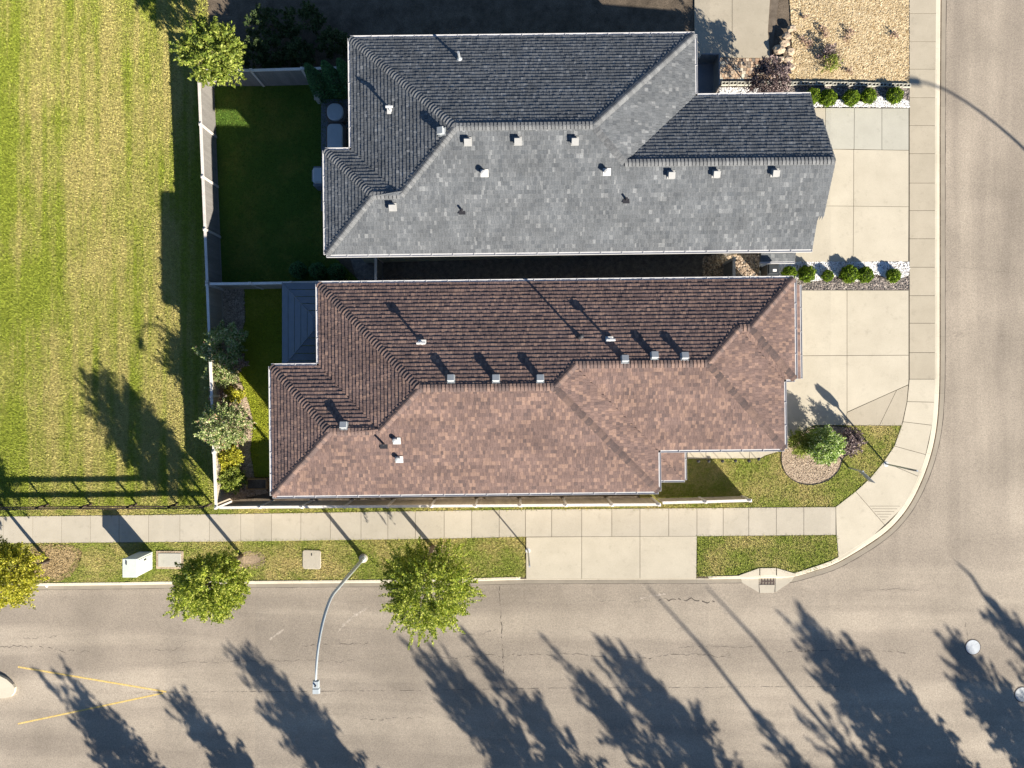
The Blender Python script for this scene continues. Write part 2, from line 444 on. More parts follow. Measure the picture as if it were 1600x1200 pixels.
def stones(name, poly, dz, mat, density, size, flat=0.6, parent=None):
    P = scatter_pts(poly, density); n = len(P)
    s = RNG.uniform(0.5, 1.3, n) * size; a = RNG.uniform(0, 2 * np.pi, n)
    base = np.array([[1, 0, 0], [0, .8, 0], [-1, 0, 0], [0, -.8, 0], [.1, .05, 1]])
    V = np.repeat(base[None], n, 0) * s[:, None, None]
    V[:, :, :2] *= RNG.uniform(.7, 1.3, (n, 1, 2))
    V[:, :4, :] += RNG.normal(0, .15, (n, 4, 3)) * s[:, None, None]
    V[:, :, 2] *= flat
    c, si = np.cos(a)[:, None], np.sin(a)[:, None]
    x = V[:, :, 0] * c - V[:, :, 1] * si; y = V[:, :, 0] * si + V[:, :, 1] * c
    V[:, :, 0], V[:, :, 1] = x + P[:, :1], y + P[:, 1:2]
    V[:, :, 2] += (terr_np(P[:, 0]) + dz)[:, None]
    fi = np.array([[0, 1, 4], [1, 2, 4], [2, 3, 4], [3, 0, 4]])
    me = bpy.data.meshes.new(name)
    nf = n * 4
    me.vertices.add(n * 5); me.loops.add(nf * 3); me.polygons.add(nf)
    me.vertices.foreach_set("co", V.astype(np.float32).ravel())
    me.loops.foreach_set("vertex_index", (fi[None] + (np.arange(n) * 5)[:, None, None]).astype(np.int32).ravel())
    me.polygons.foreach_set("loop_start", np.arange(0, nf * 3, 3, dtype=np.int32))
    me.polygons.foreach_set("loop_total", np.full(nf, 3, dtype=np.int32))
    me.update()
    return link(name, me, mat, parent)

# ------------------------------------------------------------------ ground, road, kerb
def densify(p, step):
    out = []
    for a, b in zip(p, p[1:]):
        n = max(1, int(math.dist(a, b) / step))
        out += [(a[0] + (b[0] - a[0]) * i / n, a[1] + (b[1] - a[1]) * i / n) for i in range(n)]
    return out + [p[-1]]
def catmull(p, n=6):
    out = []
    for i in range(len(p) - 1):
        p0, p1, p2, p3 = p[max(i - 1, 0)], p[i], p[i + 1], p[min(i + 2, len(p) - 1)]
        for k in range(n):
            t = k / n
            out.append(tuple(0.5 * ((2 * p1[j]) + (-p0[j] + p2[j]) * t + (2 * p0[j] - 5 * p1[j] + 4 * p2[j] - p3[j]) * t * t + (-p0[j] + 3 * p1[j] - 3 * p2[j] + p3[j]) * t ** 3) for j in (0, 1)))
    return out + [p[-1]]

tag(sheet("ground", [(-250, -250), (250, -250), (250, 250), (-250, 250)], -0.10, "soil", kind="structure"), "wide earth terrain under the whole neighbourhood", "ground")
edge_s = [(-1800, 930), (-200, 924), (50, 921), (200, 919.5), (400, 917.5), (680, 915.5), (780, 912.5), (820, 911.5), (1088, 911), (1160, 910), (1200, 910)]
edge_c = catmull([(1200, 910), (1237, 909), (1275, 899), (1300, 891), (1325, 879), (1365, 855), (1397.5, 830), (1425, 797), (1446, 757), (1462, 712), (1471, 667), (1475, 615), (1476, 560)], 5)
edge_n = [(1476, 400), (1476, 200), (1477, 67), (1478, -60), (1484, -1700)]
edge = [G(x, y, 0) for x, y in edge_s[:-1] + edge_c + edge_n]
road_poly = edge + [(edge[-1][0] + 11.5, edge[-1][1]), (edge[-1][0] + 11.5, -24.0), (edge[0][0], -24.0)]
tag(sheet("road", road_poly, 0.0, "asphalt", kind="structure"), "faded grey asphalt street bending round the corner lot", "road")
ROAD = bpy.data.objects["road"]
# land inside the corner
lot = edge + [(edge[0][0], edge[-1][1])]
tag(sheet("lot_ground", offset(lot, 0.25), 0.09, "soil", kind="structure"), "dark packed earth of the house lots", "ground")
sheet("far_verge", [(-70, -24.0), (33, -24.0), (33, -60), (-70, -60)], 0.10, "verge_grass", kind="structure")
sheet("east_verge", [(edge[-1][0] + 11.5, -60), (90, -60), (90, 70), (edge[-1][0] + 11.5, 70)], 0.10, "verge_grass", kind="structure")

def arc_len(p):
    s = [0.0]
    for a, b in zip(p, p[1:]): s.append(s[-1] + math.dist(a, b))
    return s
KERB = tag(empty("kerb", (0, 0, 0)), "pale concrete kerb with gutter pan along the road edge", "kerb", kind="structure")
kp = [p for p in edge if -34 < p[0] and p[1] < 26]
kp = [(-34, edge[1][1])] + kp + [(kp[-1][0] + 0.1, 40)]
kp = densify(kp, 0.35)
S = arc_len(kp)
def knorm(i):
    a, b = Vector(kp[max(i - 1, 0)]), Vector(kp[min(i + 1, len(kp) - 1)])
    d = (b - a).normalized()
    return Vector((-d.y, d.x))
drive_x0, drive_x1 = G(820, 905)[0], G(1089, 905)[0]
dr0, dr1 = G(1158, 905)[0], G(1240, 905)[0]
def kerb_piece(i0, i1):
    gut, top = MB(), MB()
    for mb, prof in ((gut, 0), (top, 1)):
        rows = []
        for i in range(i0, i1 + 1):
            p = Vector(kp[i]); n = knorm(i); z = terr(p.x)
            t = min(max((p.x - 12) / 6, 0), 1)
            wd = 0.38 + 0.20 * t
            low = drive_x0 - 0.4 < p.x < drive_x1 + 0.4 and p.y < -8
            hk = 0.035 if low else 0.14
            if i == i0: p = p + (Vector(kp[i + 1]) - p).normalized() * 0.006
            if prof == 0: pr = [(-0.01, -0.06), (-0.01, 0.012), (wd * .5, 0.006), (wd * .5 + .004, -0.06)]
            else: pr = [(wd * .5 + .005, -0.06), (wd * .5 + .005, 0.008), (wd * .5 + .05, hk - .015), (wd * .5 + .08, hk), (wd, hk + 0.012), (wd, -0.06)]
            rows.append([tuple(p + n * o) + (z + dz,) for o, dz in pr])
        k = len(rows[0]); vs = [v for r in rows for v in r]; fs = []
        for r in range(len(rows) - 1):
            for c in range(k - 1): fs.append((r * k + c, (r + 1) * k + c, (r + 1) * k + c + 1, r * k + c + 1))
        fs += [tuple(range(k)), tuple((len(rows) - 1) * k + c for c in range(k))[::-1]]
        mb.add(vs, fs)
    gut.build("gutter_pan", "gutter_concrete", KERB); top.build("kerb_stone", "kerb_concrete", KERB)
i = 0
while i < len(kp) - 2:
    j = i
    while j < len(kp) - 1 and S[j] - S[i] < 2.85: j += 1
    mid = kp[(i + j) // 2]
    kerb_piece(i, j)
    i = j

# painted lines, cracks, seams
def strip(name, pts, wpx, dz, mat, parent, jag=0.0, step=0.25):
    P = densify(gp(pts, 0.0), step); vs, fs = [], []
    n = len(P)
    off = 0
    for i, p in enumerate(P):
        a, b = Vector(P[max(i - 1, 0)]), Vector(P[min(i + 1, n - 1)])
        d = (b - a).normalized(); nn = Vector((-d.y, d.x))
        if jag: off = off * 0.7 + random.uniform(-jag, jag)
        ww = wpx / 30 * (random.uniform(0.1, 1.3) if jag else 1)
        q = Vector(p) + nn * off
        for s in (-.5, .5):
            r = q + nn * ww * s
            vs.append((r.x, r.y, terr(r.x) + dz))
        if i and not (name == 'crack' and random.random() < .28): fs.append((2 * i - 2, 2 * i, 2 * i + 1, 2 * i - 1))
    o = mesh(name, vs, fs, mat, parent)
    return o
strip("painted_line", [(28, 1042), (260, 1081)], 2.6, 0.004, "yellow_paint", ROAD)
strip("painted_line", [(28, 1131), (255, 1083)], 2.5, 0.004, "yellow_paint", ROAD)
for pts, wd, jg in [
    ([(200, 1083), (420, 1081), (700, 1078), (860, 1075)], 0.8, 0.004), ([(860, 1075), (1150, 1073), (1330, 1072)], 0.6, 0.004),
    ([(781, 912), (783, 960), (785, 1010), (787, 1070)], 1.7, 0.03), ([(660, 1027), (760, 1025), (830, 1022), (905, 1023)], 1.0, 0.05),
    ([(975, 1027), (1060, 1025), (1145, 1023)], 1.2, 0.07), ([(905, 1023), (980, 1027)], 0.8, 0.03),
    ([(1215, 1019), (1300, 1017), (1360, 1017), (1420, 1018)], 1.0, 0.05), ([(0, 1012), (40, 1010), (75, 1014), (140, 1018)], 1.1, 0.08),
    ([(30, 1000), (90, 992)], 0.8, 0.08), ([(200, 1017), (270, 1015), (300, 1000)], 0.8, 0.07),
    ([(475, 1009), (530, 1007), (575, 1005)], 0.9, 0.06), ([(280, 1034), (430, 1033), (560, 1033)], 0.6, 0.06),
    ([(720, 990), (755, 988), (775, 983)], 1.0, 0.05), ([(560, 1124), (610, 1122), (660, 1121)], 1.0, 0.06),
    ([(1060, 1010), (1180, 1008)], 0.6, 0.05), ([(1507, 968), (1512, 1000)], 0.8, 0.05),
    ([(1022, 938), (1060, 937), (1105, 938), (1128, 937)], 2.6, 0.09), ([(900, 939), (1020, 940)], 0.5, 0.04),
    ([(1350, 922), (1440, 921)], 0.6, 0.05), ([(1475, 415), (1530, 420), (1600, 428)], 0.5, 0.03),
]: strip("crack", pts, wd * .72, 0.004, "crack_tar", ROAD, jg, 0.12)
simple("worn_asphalt", (0.33, 0.285, 0.235), (0.38, 0.33, 0.275), 4, 0.9, 0.2, fine=14, finevar=0.3)
for pts, wd in (([(421, 999), (443, 983)], 3.5), ([(528, 988), (548, 966), (575, 950)], 5.0), ([(1000, 935), (1040, 928)], 3.0)): strip("scuff_mark", pts, wd, 0.003, "worn_asphalt", ROAD, .02, .1)
# dark sealed seam between kerb pan and asphalt
seam = MB(); vs, fs = [], []
for i, p in enumerate(kp):
    n = knorm(i); wv = random.uniform(0.012, 0.03) * (1.6 if p[0] > 12 else 1)
    for o in (-wv - .012, -0.012):
        q = Vector(p) + n * o; vs.append((q.x, q.y, terr(q.x) + 0.0045))
    if i: fs.append((2 * i - 2, 2 * i, 2 * i + 1, 2 * i - 1))
mesh("tar_seam", vs, fs, "crack_tar", ROAD)

# ------------------------------------------------------------------ sidewalks and driveways, slab by slab
def paved(name, outline, slabs, mat, label, cat, top=0.15, gap=0.011):
    o = sheet(name, outline, top - 0.035, "joint", kind="structure")
    tag(o, label, cat)
    for s in slabs:
        mm = mat
        if isinstance(s, tuple) and isinstance(s[1], str): s, mm = s
        pl = offset(gp(s, top), gap)
        sheet("slab", pl, top, mm, 0.06, o)
    return o
ST = lambda x: np.interp(x, [-120, 0, 280, 400, 680, 820, 1000, 1305], [809.5, 807, 804, 802.5, 798, 796, 794.5, 792])
SB = lambda x: np.interp(x, [-120, 0, 280, 400, 680, 820, 1088, 1307], [851, 849, 847, 846, 842, 839, 838, 836])
jx = [-86, -40, 5, 51, 96, 141, 186, 232, 281, 327, 376, 424, 470, 516, 564, 606, 649, 694, 737, 780, 821, 862, 909, 956, 1000, 1045, 1089, 1130, 1170, 1213, 1256, 1306]
slabs = [[(a, ST(a)), (b, ST(b)), (b, SB(b)), (a, SB(a))] for a, b in zip(jx, jx[1:])]
o_ = [(x, ST(x)) for x in (-86, 280, 680, 1000, 1306)] + [(x, SB(x)) for x in (1306, 1000, 680, 280, -86)]
paved("sidewalk", gp(o_), slabs, "concrete", "straight concrete sidewalk of square slabs below the cream fence", "sidewalk")
# crossing apron to the south street
paved("driveway_apron", gp([(822, 839), (1089, 837.5), (1088, 904), (822, 905)]),
      [[(822, 839.3), (909, 838.6), (909, 904.5), (822, 905)], [(909, 838.6), (1000, 838.2), (1000, 904.3), (909, 904.5)], [(1000, 838.2), (1089, 837.8), (1088, 904), (1000, 904.3)]],
      "concrete_warm", "three broad concrete slabs crossing the grass verge to the street", "driveway")
# sidewalk along the east street and round the corner
yj = [-110, -66, -22, 21, 65, 108, 152.5, 196, 240, 286, 329, 373, 417.5, 462, 505, 551, 592.5]
sl = [[(1421, a), (1458.5, a), (1458, b), (1421, b)] for a, b in zip(yj, yj[1:])]
sl.append([(1421, 592.5), (1457.5, 592.5), (1456, 628.5), (1417.5, 627.5)])
sl.append([(1417.5, 627.5), (1456, 628.5), (1451.5, 665.5), (1411, 659)])
sl.append([(1411, 659), (1451.5, 665.5), (1446, 690), (1441.5, 710), (1397.5, 697)])
sl.append([(1397.5, 697), (1441.5, 710), (1433, 744), (1381, 721.5)])
sl.append([(1381, 721.5), (1433, 744), (1421, 768), (1407, 790), (1379.5, 816.5), (1337, 768), (1360, 747)])
sl.append([(1337, 768), (1379.5, 816.5), (1355, 839), (1335, 855), (1310, 872), (1307, 836), (1306, 792)])
def push(p, d=5.0):
    return [((x + d, y) if y < 640 else (x + d * (x - 1290) / math.hypot(x - 1290, y - 700), y + d * (y - 700) / math.hypot(x - 1290, y - 700))) for x, y in p]
arc_out = [(1458.5, -110), (1458, 592), (1456, 628), (1451.5, 665.5), (1441.5, 710), (1433, 744), (1421, 768), (1407, 790), (1379.5, 816.5), (1355, 839), (1335, 855), (1310, 872)]
arc_in = [(1307, 836), (1306, 792), (1337, 768), (1360, 747), (1381, 721.5), (1397.5, 697), (1411, 659), (1417.5, 627.5), (1421, 592), (1421, -110)]
outer_set = set(arc_out) | {(1456, 628.5), (1446, 690), (1457.5, 592.5)}
sl = [[(push([p])[0] if (p in outer_set or p[0] >= 1456) else p) for p in q_] for q_ in sl]
CW = paved("corner_sidewalk", gp(push(arc_out) + arc_in), sl, "concrete_tan", "curved concrete sidewalk wrapping the corner beside the east street", "sidewalk")
for ch in CW.children:
    cy = sum(v.co.y for v in ch.data.vertices) / len(ch.data.vertices)
    if cy < 0.4: ch.data.materials[0] = MATS["concrete_warm"]
for k in range(6):
    y = 790 + k * 4.2
    strip("groove", [(1356 + k * 4, y), (1404 - k * 4.6, y)], 0.45, 0.153, "joint", CW)
# brown house driveway
paved("brown_house_driveway", gp([(1238, 453), (1420.5, 453), (1420.5, 592), (1417, 628), (1409, 665), (1272, 664.5), (1226, 690), (1226, 588), (1238, 588)]),
      [[(1238, 453.5), (1323.5, 453.5), (1323.5, 555.5), (1238, 556)], [(1323.5, 453.5), (1420, 453.5), (1420, 555), (1323.5, 555.5)],
       [(1226, 588), (1236, 588), (1236, 556), (1323.5, 555.5), (1323.5, 644), (1321, 664.5), (1272, 664.5), (1226, 690)],
       [(1323.5, 555.5), (1420, 555), (1420, 592), (1419.5, 601), (1323.5, 644)],
       ([(1323.5, 644.4), (1401, 609.5), (1374, 665), (1321, 664.8)], "concrete_tan"), ([(1401, 609.5), (1419.4, 601.4), (1417, 628), (1409, 665), (1374, 665)], "concrete_tan")],
      "concrete_warm", "cream concrete driveway in front of the brown-roofed garage", "driveway")
paved("entrance_path", gp([(1074, 703), (1226, 700), (1226, 703), (1195, 712), (1190, 716), (1074, 717)]),
      [[(1074, 703), (1103, 702.5), (1103, 716.7), (1074, 717)], [(1103, 702.5), (1171, 701.3), (1171, 716.3), (1103, 716.7)], [(1171, 701.3), (1226, 700), (1226, 703), (1195, 712), (1188, 716.2), (1171, 716.3)]],
      "concrete_warm", "narrow concrete path along the brown house to its side porch", "path")
# grey house driveway
paved("grey_house_driveway", gp([(1256, 168), (1420.5, 168), (1420.5, 409), (1243, 410), (1243, 330), (1256, 330)]),
      [([(1256, 168.5), (1290, 168.5), (1290, 233), (1256, 233)], "concrete_warm"), ([(1290, 168.5), (1335, 168.5), (1334.5, 233), (1290, 233)], "concrete_new"), ([(1335, 168.5), (1378, 169), (1378, 234), (1334.5, 233)], "concrete_new"), ([(1378, 169), (1420, 169), (1420, 234.5), (1378, 234)], "concrete_new"),
       [(1256, 233), (1334, 233.5), (1333.8, 322), (1256, 322)], [(1334, 233.5), (1420, 234.8), (1420, 323), (1333.8, 322)],
       [(1243, 322), (1333.8, 322), (1333, 409), (1243, 410)], [(1333.8, 322), (1420, 323), (1419.5, 408.5), (1333, 409)]],
      "concrete_warm", "pale concrete driveway in front of the grey-roofed garage", "driveway")

# ------------------------------------------------------------------ lawns, verges and beds
fld = gp([(-1500, -1500), (306, -1500), (308, 108), (330, 443), (347, 787), (347, 790), (-1500, 800)])
tag(sheet("field", fld, 0.12, "field_grass", kind="structure"), "wide mown field of green and straw coloured grass", "field")
vis = gp([(-30, -20), (322, -20), (334, 112), (344, 443), (352, 786), (-30, 792)])
tag(blades("field_turf", vis, 0.12, "field_blades", 900, 0.075, 0.032), "short tufted grass covering the open field", "grass", kind="stuff")
strip_poly = gp([(-86, 792), (337, 790), (500, 789), (700, 787), (900, 784), (1060, 781), (1175, 778), (1175, 793.2), (1000, 794.3), (680, 797.6), (400, 802), (280, 803.6), (0, 806.6), (-86, 808.5)])
tag(sheet("fence_verge", strip_poly, 0.125, "verge_grass", kind="structure"), "narrow grass strip between sidewalk and fences", "grass strip")
tag(blades("fence_verge_turf", strip_poly, 0.125, "verge_blades", 700, 0.07, 0.03), "short grass in the strip beside the sidewalk", "grass", kind="stuff")
KT = lambda x: np.interp(x, [-120, 50, 280, 680, 820], [913, 910.8, 907.5, 905.2, 901.2])
bv = gp([(x, SB(x) + .3) for x in (-86, 280, 680, 820)] + [(x, KT(x)) for x in (820, 680, 280, -86)])
soil_patches = [("straw_soil", gp([(52, 856), (78, 851), (110, 853), (128, 862), (122, 880), (112, 897), (95, 907), (60, 909), (45, 896)])),
                ("bare_soil", gp([(378, 862), (400, 861), (414, 868), (412, 882), (398, 889), (380, 888), (368, 880)])),
                ("bare_soil", gp([(668, 853), (690, 852), (703, 858), (700, 868), (680, 872), (664, 866)]))]
tag(sheet("verge_lawn", bv, 0.125, "verge_grass", kind="structure"), "grass verge between sidewalk and street with dry patches", "grass verge")
tag(blades("verge_turf", bv, 0.125, "verge_blades", 900, 0.06, 0.028, [offset(p, .22) for _, p in soil_patches]), "patchy short grass of the street verge", "grass", kind="stuff")
def ragged(poly, amp, seed):
    r_ = random.Random(seed); d_ = densify(poly + [poly[0]], .12)[:-1]
    return [(x + r_.uniform(-amp, amp), y + r_.uniform(-amp, amp)) for x, y in d_]
straw = blades("straw_litter", [p for _, p in soil_patches][0], 0.135, "straw_soil", 700, .06, .035); straw.parent = bpy.data.objects["verge_lawn"]; straw["kind"] = "stuff"
for mt, p in soil_patches:
    p = ragged(p, .09, 4)
    s_ = sheet("bare_patch", p, 0.131, mt, parent=bpy.data.objects["verge_lawn"])
    st_ = stones("soil_crumbs", p, 0.131, mt, 160, 0.035, 0.4, parent=bpy.data.objects["verge_lawn"]); st_["kind"] = "stuff"
bv2 = gp([(1090, 838), (1307, 836.5), (1309.5, 871), (1285, 886), (1262, 893), (1240, 895.5), (1215, 890), (1200, 887), (1185, 888), (1160, 896), (1140, 899.5), (1090, 900)])
tag(sheet("corner_verge", bv2, 0.125, "verge_grass", kind="structure"), "grass panel between sidewalk, apron and corner kerb", "grass verge")
tag(blades("corner_verge_turf", bv2, 0.125, "verge_blades", 900, 0.06, 0.028), "short green grass of the corner panel", "grass", kind="stuff")
fl = gp([(1000, 716.5), (1190, 716.5), (1197, 712.5), (1226, 704), (1226, 690), (1272, 665), (1409, 665.5), (1400, 692), (1380, 721.5), (1360, 747), (1337, 767.5), (1305, 791.8), (1175, 793), (1172, 786), (1000, 788)])
def ellipse(cx, cy, rx, ry, n=36, a0=0, a1=360): return [(cx + rx * math.cos(math.radians(a0 + (a1 - a0) * k / n)), cy + ry * math.sin(math.radians(a0 + (a1 - a0) * k / n))) for k in range(n)]
bed_px = [(1221, 705), (1228, 691), (1250, 678), (1272, 667), (1318, 667), (1334, 678), (1339, 692), (1330, 706), (1317, 716), (1312, 731), (1303, 743), (1289, 752), (1270, 757), (1250, 755), (1236, 748), (1226, 737), (1221, 722)]
bed_w = gp(catmull(bed_px + [bed_px[0]], 3)[:-1])
tag(sheet("front_lawn", fl, 0.125, "verge_grass", kind="structure"), "small front lawn on the rounded street corner", "lawn")
tag(blades("front_lawn_turf", fl, 0.125, "verge_blades", 900, 0.055, 0.028, [bed_w]), "short green and brown grass of the corner lawn", "grass", kind="stuff")
tag(sheet("round_flower_bed", bed_w, 0.14, "mulch_bed", kind="structure"), "rounded flower bed of pale pebbles beside the brown house", "flower bed")
tag(stones("bed_pebbles", bed_w, 0.14, "chip_pink", 520, 0.03, 0.7), "pale pinkish pebbles filling the rounded flower bed", "pebbles", kind="stuff")
ev = MB(); bw = bed_w + [bed_w[0]]
for a, b in zip(bw, bw[1:]): ev.tube([(a[0], a[1], terr(a[0]) + .15), (b[0], b[1], terr(b[0]) + .15)], 0.02, 6)
ev.build("bed_edging", "black_metal", bpy.data.objects["round_flower_bed"])
# grey house back yard, brown house back yard
yg = gp([(334, 128), (540, 128), (545, 235), (520, 400), (560, 438), (342, 441), (338, 300)])
tag(sheet("grey_house_lawn", yg, 0.125, "shade_toned_lawn", kind="structure"), "clipped green lawn behind the grey-roofed house", "lawn")
tag(blades("grey_house_turf", yg, 0.125, "shade_toned_blades", 520, 0.07, 0.03), "short lawn grass behind the grey-roofed house", "grass", kind="stuff")
yb = gp([(382, 447), (500, 447), (500, 570), (440, 572), (440, 745), (398, 745), (392, 705), (397, 660), (388, 625), (375, 590), (372, 545), (384, 500)])
tag(sheet("brown_house_lawn", yb, 0.125, "yard_grass", kind="structure"), "bright lawn between fence bed and brown-roofed house", "lawn")
tag(blades("brown_house_turf", yb, 0.125, "yard_blades", 620, 0.07, 0.03), "short lawn grass behind the brown-roofed house", "grass", kind="stuff")
mb_ = gp([(342, 446), (381, 447), (383, 500), (371, 545), (374, 590), (387, 625), (396, 660), (391, 705), (397, 745), (420, 770), (360, 783), (352, 700), (347, 560)])
tag(sheet("fence_bed", mb_, 0.125, "mulch_bed", kind="structure"), "planting bed of pale mulch along the west fence", "planting bed")
tag(stones("mulch_chips", mb_, 0.125, "chip_pink", 260, 0.04, 0.5), "pale mulch chips along the west fence", "mulch", kind="stuff")
# gap between houses and north neighbour
gapp = gp([(545, 396), (1130, 396), (1240, 408), (1240, 440), (560, 446)])
tag(sheet("side_yard_gravel", gapp, 0.115, "gravel_grey", kind="structure"), "dark gravel side yard between the two houses", "gravel yard")
gv = gp([(1098, 398), (1188, 398), (1188, 440), (1098, 440)])
tag(stones("side_yard_stones", gv, 0.115, "chip_pink", 330, 0.06, 0.7), "rounded mixed pebbles near the side gate", "pebbles", kind="stuff")
# gravel beds by the driveways
def two_bed(nm, outer, wave, white_first, where):
    """outer polygon of dark gravel, wave polygon of white gravel lying on it"""
    d = gp(outer); wv = gp(wave)
    tag(sheet(nm + "_dark_bed", d, 0.12, "gravel_grey", kind="structure"), "dark gravel bed " + where, "gravel bed")
    tag(stones(nm + "_dark_stones", d, 0.12, "grey_stone", 420, 0.05, 0.7), "dark mixed stones in the bed " + where, "stones", kind="stuff")
    tag(sheet(nm + "_white_bed", wv, 0.135, "gravel_white", kind="structure"), "white gravel patch " + where, "gravel bed")
    tag(stones(nm + "_white_stones", wv, 0.135, "white_stone", 420, 0.045, 0.7), "white stones in the bed " + where, "stones", kind="stuff")
two_bed("lower", [(1240, 410), (1421, 409), (1421, 452.5), (1240, 453)],
        [(1186, 409.5), (1421, 409.3), (1421, 428), (1410, 434), (1398, 437), (1385, 434), (1370, 428), (1356, 434), (1340, 440), (1325, 437), (1308, 432), (1292, 436), (1275, 439), (1258, 439), (1244, 434), (1238, 440), (1186, 440)], True, "between the two driveways")
two_bed("upper", [(1120, 136), (1421, 136.5), (1421, 168), (1120, 168)],
        [(1124, 137), (1200, 137), (1212, 150), (1262, 158), (1272, 150), (1284, 158), (1296, 162), (1312, 155), (1330, 160), (1346, 158), (1360, 153), (1376, 150), (1390, 157), (1405, 153), (1421, 158), (1421, 168), (1124, 168)], True, "above the grey garage")
# neighbour's mulch yard, path and pavers
my = gp([(1232, -40), (1421, -40), (1421, 131), (1222, 131), (1236, 110), (1238, 80)])
tag(sheet("mulch_yard", my, 0.125, "mulch_tan", kind="structure"), "tan wood-chip front yard above the block edging", "mulch yard")
tag(stones("wood_chips", my, 0.125, "chip_tan", 330, 0.05, 0.55), "tan wood chips of the neighbouring front yard", "wood chips", kind="stuff")
paved("neighbour_path", gp([(1085, -40), (1222, -40), (1205, 90), (1085, 90)]), [[(1085, -40), (1144, -40), (1144, 90), (1085, 90)], [(1144, -40), (1206, -40), (1200, 50), (1204, 90), (1144, 90)]], "concrete_tan", "tan concrete path beside the neighbour's mulch yard", "path")
pv = sheet("paver_patio", gp([(1112, 90), (1226, 90), (1222, 131), (1112, 131)]), 0.10, "joint", kind="structure")
tag(pv, "patio of small multicoloured square pavers by the wood chips", "patio")
island_mat("paver", [(0, (.16, .15, .13)), (.3, (.36, .24, .16)), (.6, (.46, .33, .22)), (.85, (.50, .42, .32)), (1, (.62, .60, .48))], 0.9, 0.1, per_object=True, fine=18)
for r in range(8):
    y = 91 + r * 5.0
    x = 1113 - random.uniform(0, 4)
    while x < 1222:
        wd = random.choice([4.2, 5.2, 5.2, 6.6])
        q = offset(gp([(x, y), (x + wd, y), (x + wd, y + 5), (x, y + 5)]), 0.01)
        sheet("paver", q, 0.14 + random.uniform(-.004, .004), "paver", 0.05, pv); x += wd
# hollow edging blocks: one wall, each block a part
bl = tag(empty("block_edging", (*G(1275, 133), 3.1)), "low edging wall of hollow concrete blocks below the wood chips", "edging wall")
mbk = MB(); b_ = 0.2
mbk.box(-.185, -.15, -.085, .085, 0, .16); mbk.box(.15, .185, -.085, .085, 0, .16); mbk.box(-.018, .018, -.085, .085, 0, .16)
mbk.box(-.15, -.018, -.085, -.055, 0, .16); mbk.box(.018, .15, -.085, -.055, 0, .16); mbk.box(-.15, -.018, .055, .085, 0, .16); mbk.box(.018, .15, .055, .085, 0, .16)
bme = mbk.build("edging_block", "concrete_new", bl)
xa, ya = G(1126, 131.5); xb, yb_ = G(1421, 135)
nb = int((xb - xa) / 0.385)
for k in range(nb):
    o = bme if k == 0 else bme.copy()
    if k: COL.objects.link(o)
    t = (k + .5) / nb; x = xa + (xb - xa) * t
    o.location = (x - bl.location.x, ya + (yb_ - ya) * t - bl.location.y + random.uniform(-.01, .01), terr(x) + .10 - bl.location.z)
    o.rotation_euler = (0, 0, random.uniform(-.02, .02))

# median nose at the end of the painted taper
mp_ = gp([(-200, 1050), (-20, 1052), (0, 1055), (12, 1061), (21, 1069), (24, 1074), (23, 1082), (18, 1088), (8, 1090), (-200, 1092)], 0.1)
isl = sheet("median_island", mp_, 0.17, "kerb_concrete", 0.2)
tag(isl, "raised concrete median nose inside the yellow painted taper", "traffic island")

# ------------------------------------------------------------------ catch basin, manholes, utility lids
cb = tag(empty("catch_basin", (*G(1199, 908), terr(G(1199, 908)[0]))), "street catch basin with iron grate and flared concrete apron", "storm drain")
base = tuple(cb.location)
def slab_thing(name, poly, dz, mat, parent, thick=0.05):
    o = sheet(name, poly, dz, mat, thick)
    b = parent.location
    for v in o.data.vertices: v.co -= b
    o.parent = parent
    return o
for q in ([(1154, 898.5), (1186, 887), (1186, 900), (1157, 901.5)], [(1157, 902), (1186, 900.6), (1187, 927), (1160, 911)], [(1187, 887), (1212, 887), (1212, 898.5), (1187, 898.5)], [(1187, 914.5), (1212, 914.5), (1211, 927.5), (1188, 927.5)], [(1213, 887), (1243, 896), (1243, 900), (1213, 900)], [(1213, 900.6), (1243, 900.6), (1238, 909), (1212, 927)]):
    slab_thing("apron_slab", offset(gp(q, .1), .008), 0.165 if q[0][1] < 900 else 0.02, "kerb_concrete" if q[0][1] < 900 else "concrete", cb, 0.15 if q[0][1] < 900 else .06)
slab_thing("grate_sump", gp([(1186, 897), (1214, 897), (1214, 916), (1186, 916)], .03), -0.03, "black_metal", cb, 0.05)
slab_thing("frame_bar", gp([(1187, 898.5), (1213, 898.5), (1213, 901.6), (1187, 901.6)], .1), 0.12, "wood_frame", cb, 0.12)
for k in range(5):
    x = 1189.5 + k * 4.6
    slab_thing("grate_bar", gp([(x, 902.5), (x + 1.6, 902.5), (x + 1.6, 914.3), (x, 914.3)], .0), 0.016, "rail_brown", cb, 0.03)
slab_thing("grate_bar", gp([(1189, 907.5), (1210, 907.5), (1210, 909.2), (1189, 909.2)], .0), 0.022, "rail_brown", cb, 0.03)
def manhole(px, py, r, mat, label):
    x, y = G(px, py, 0); z = terr(x)
    t = tag(empty("manhole_cover", (x, y, z)), label, "manhole cover")
    MB().lathe([(r * 1.12, -.01), (r * 1.12, .008), (r * 1.02, .009), (r * 1.01, .002)], n=28).build("frame_ring", "crack_tar", t)
    MB().lathe([(r, 0.0), (r, .014), (r * .97, .018), (r * .9, .018), (r * .88, .013), (r * .3, .013), (r * .28, .018), (.02, .018)], n=28).build("lid", mat, t)
    for k in range(10):
        M = Matrix.Rotation(k * math.pi / 5, 4, 'Z')
        MB().box(r * .34, r * .84, -.014, .014, .012, .0175, M).build("tread_rib", mat, t)
manhole(1520, 1011, 0.36, "cover_grey", "bright pale round manhole cover in clear sun on the road")
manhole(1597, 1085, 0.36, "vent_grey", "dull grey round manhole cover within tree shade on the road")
x, y = G(487.5, 874); z = terr(x) + .13
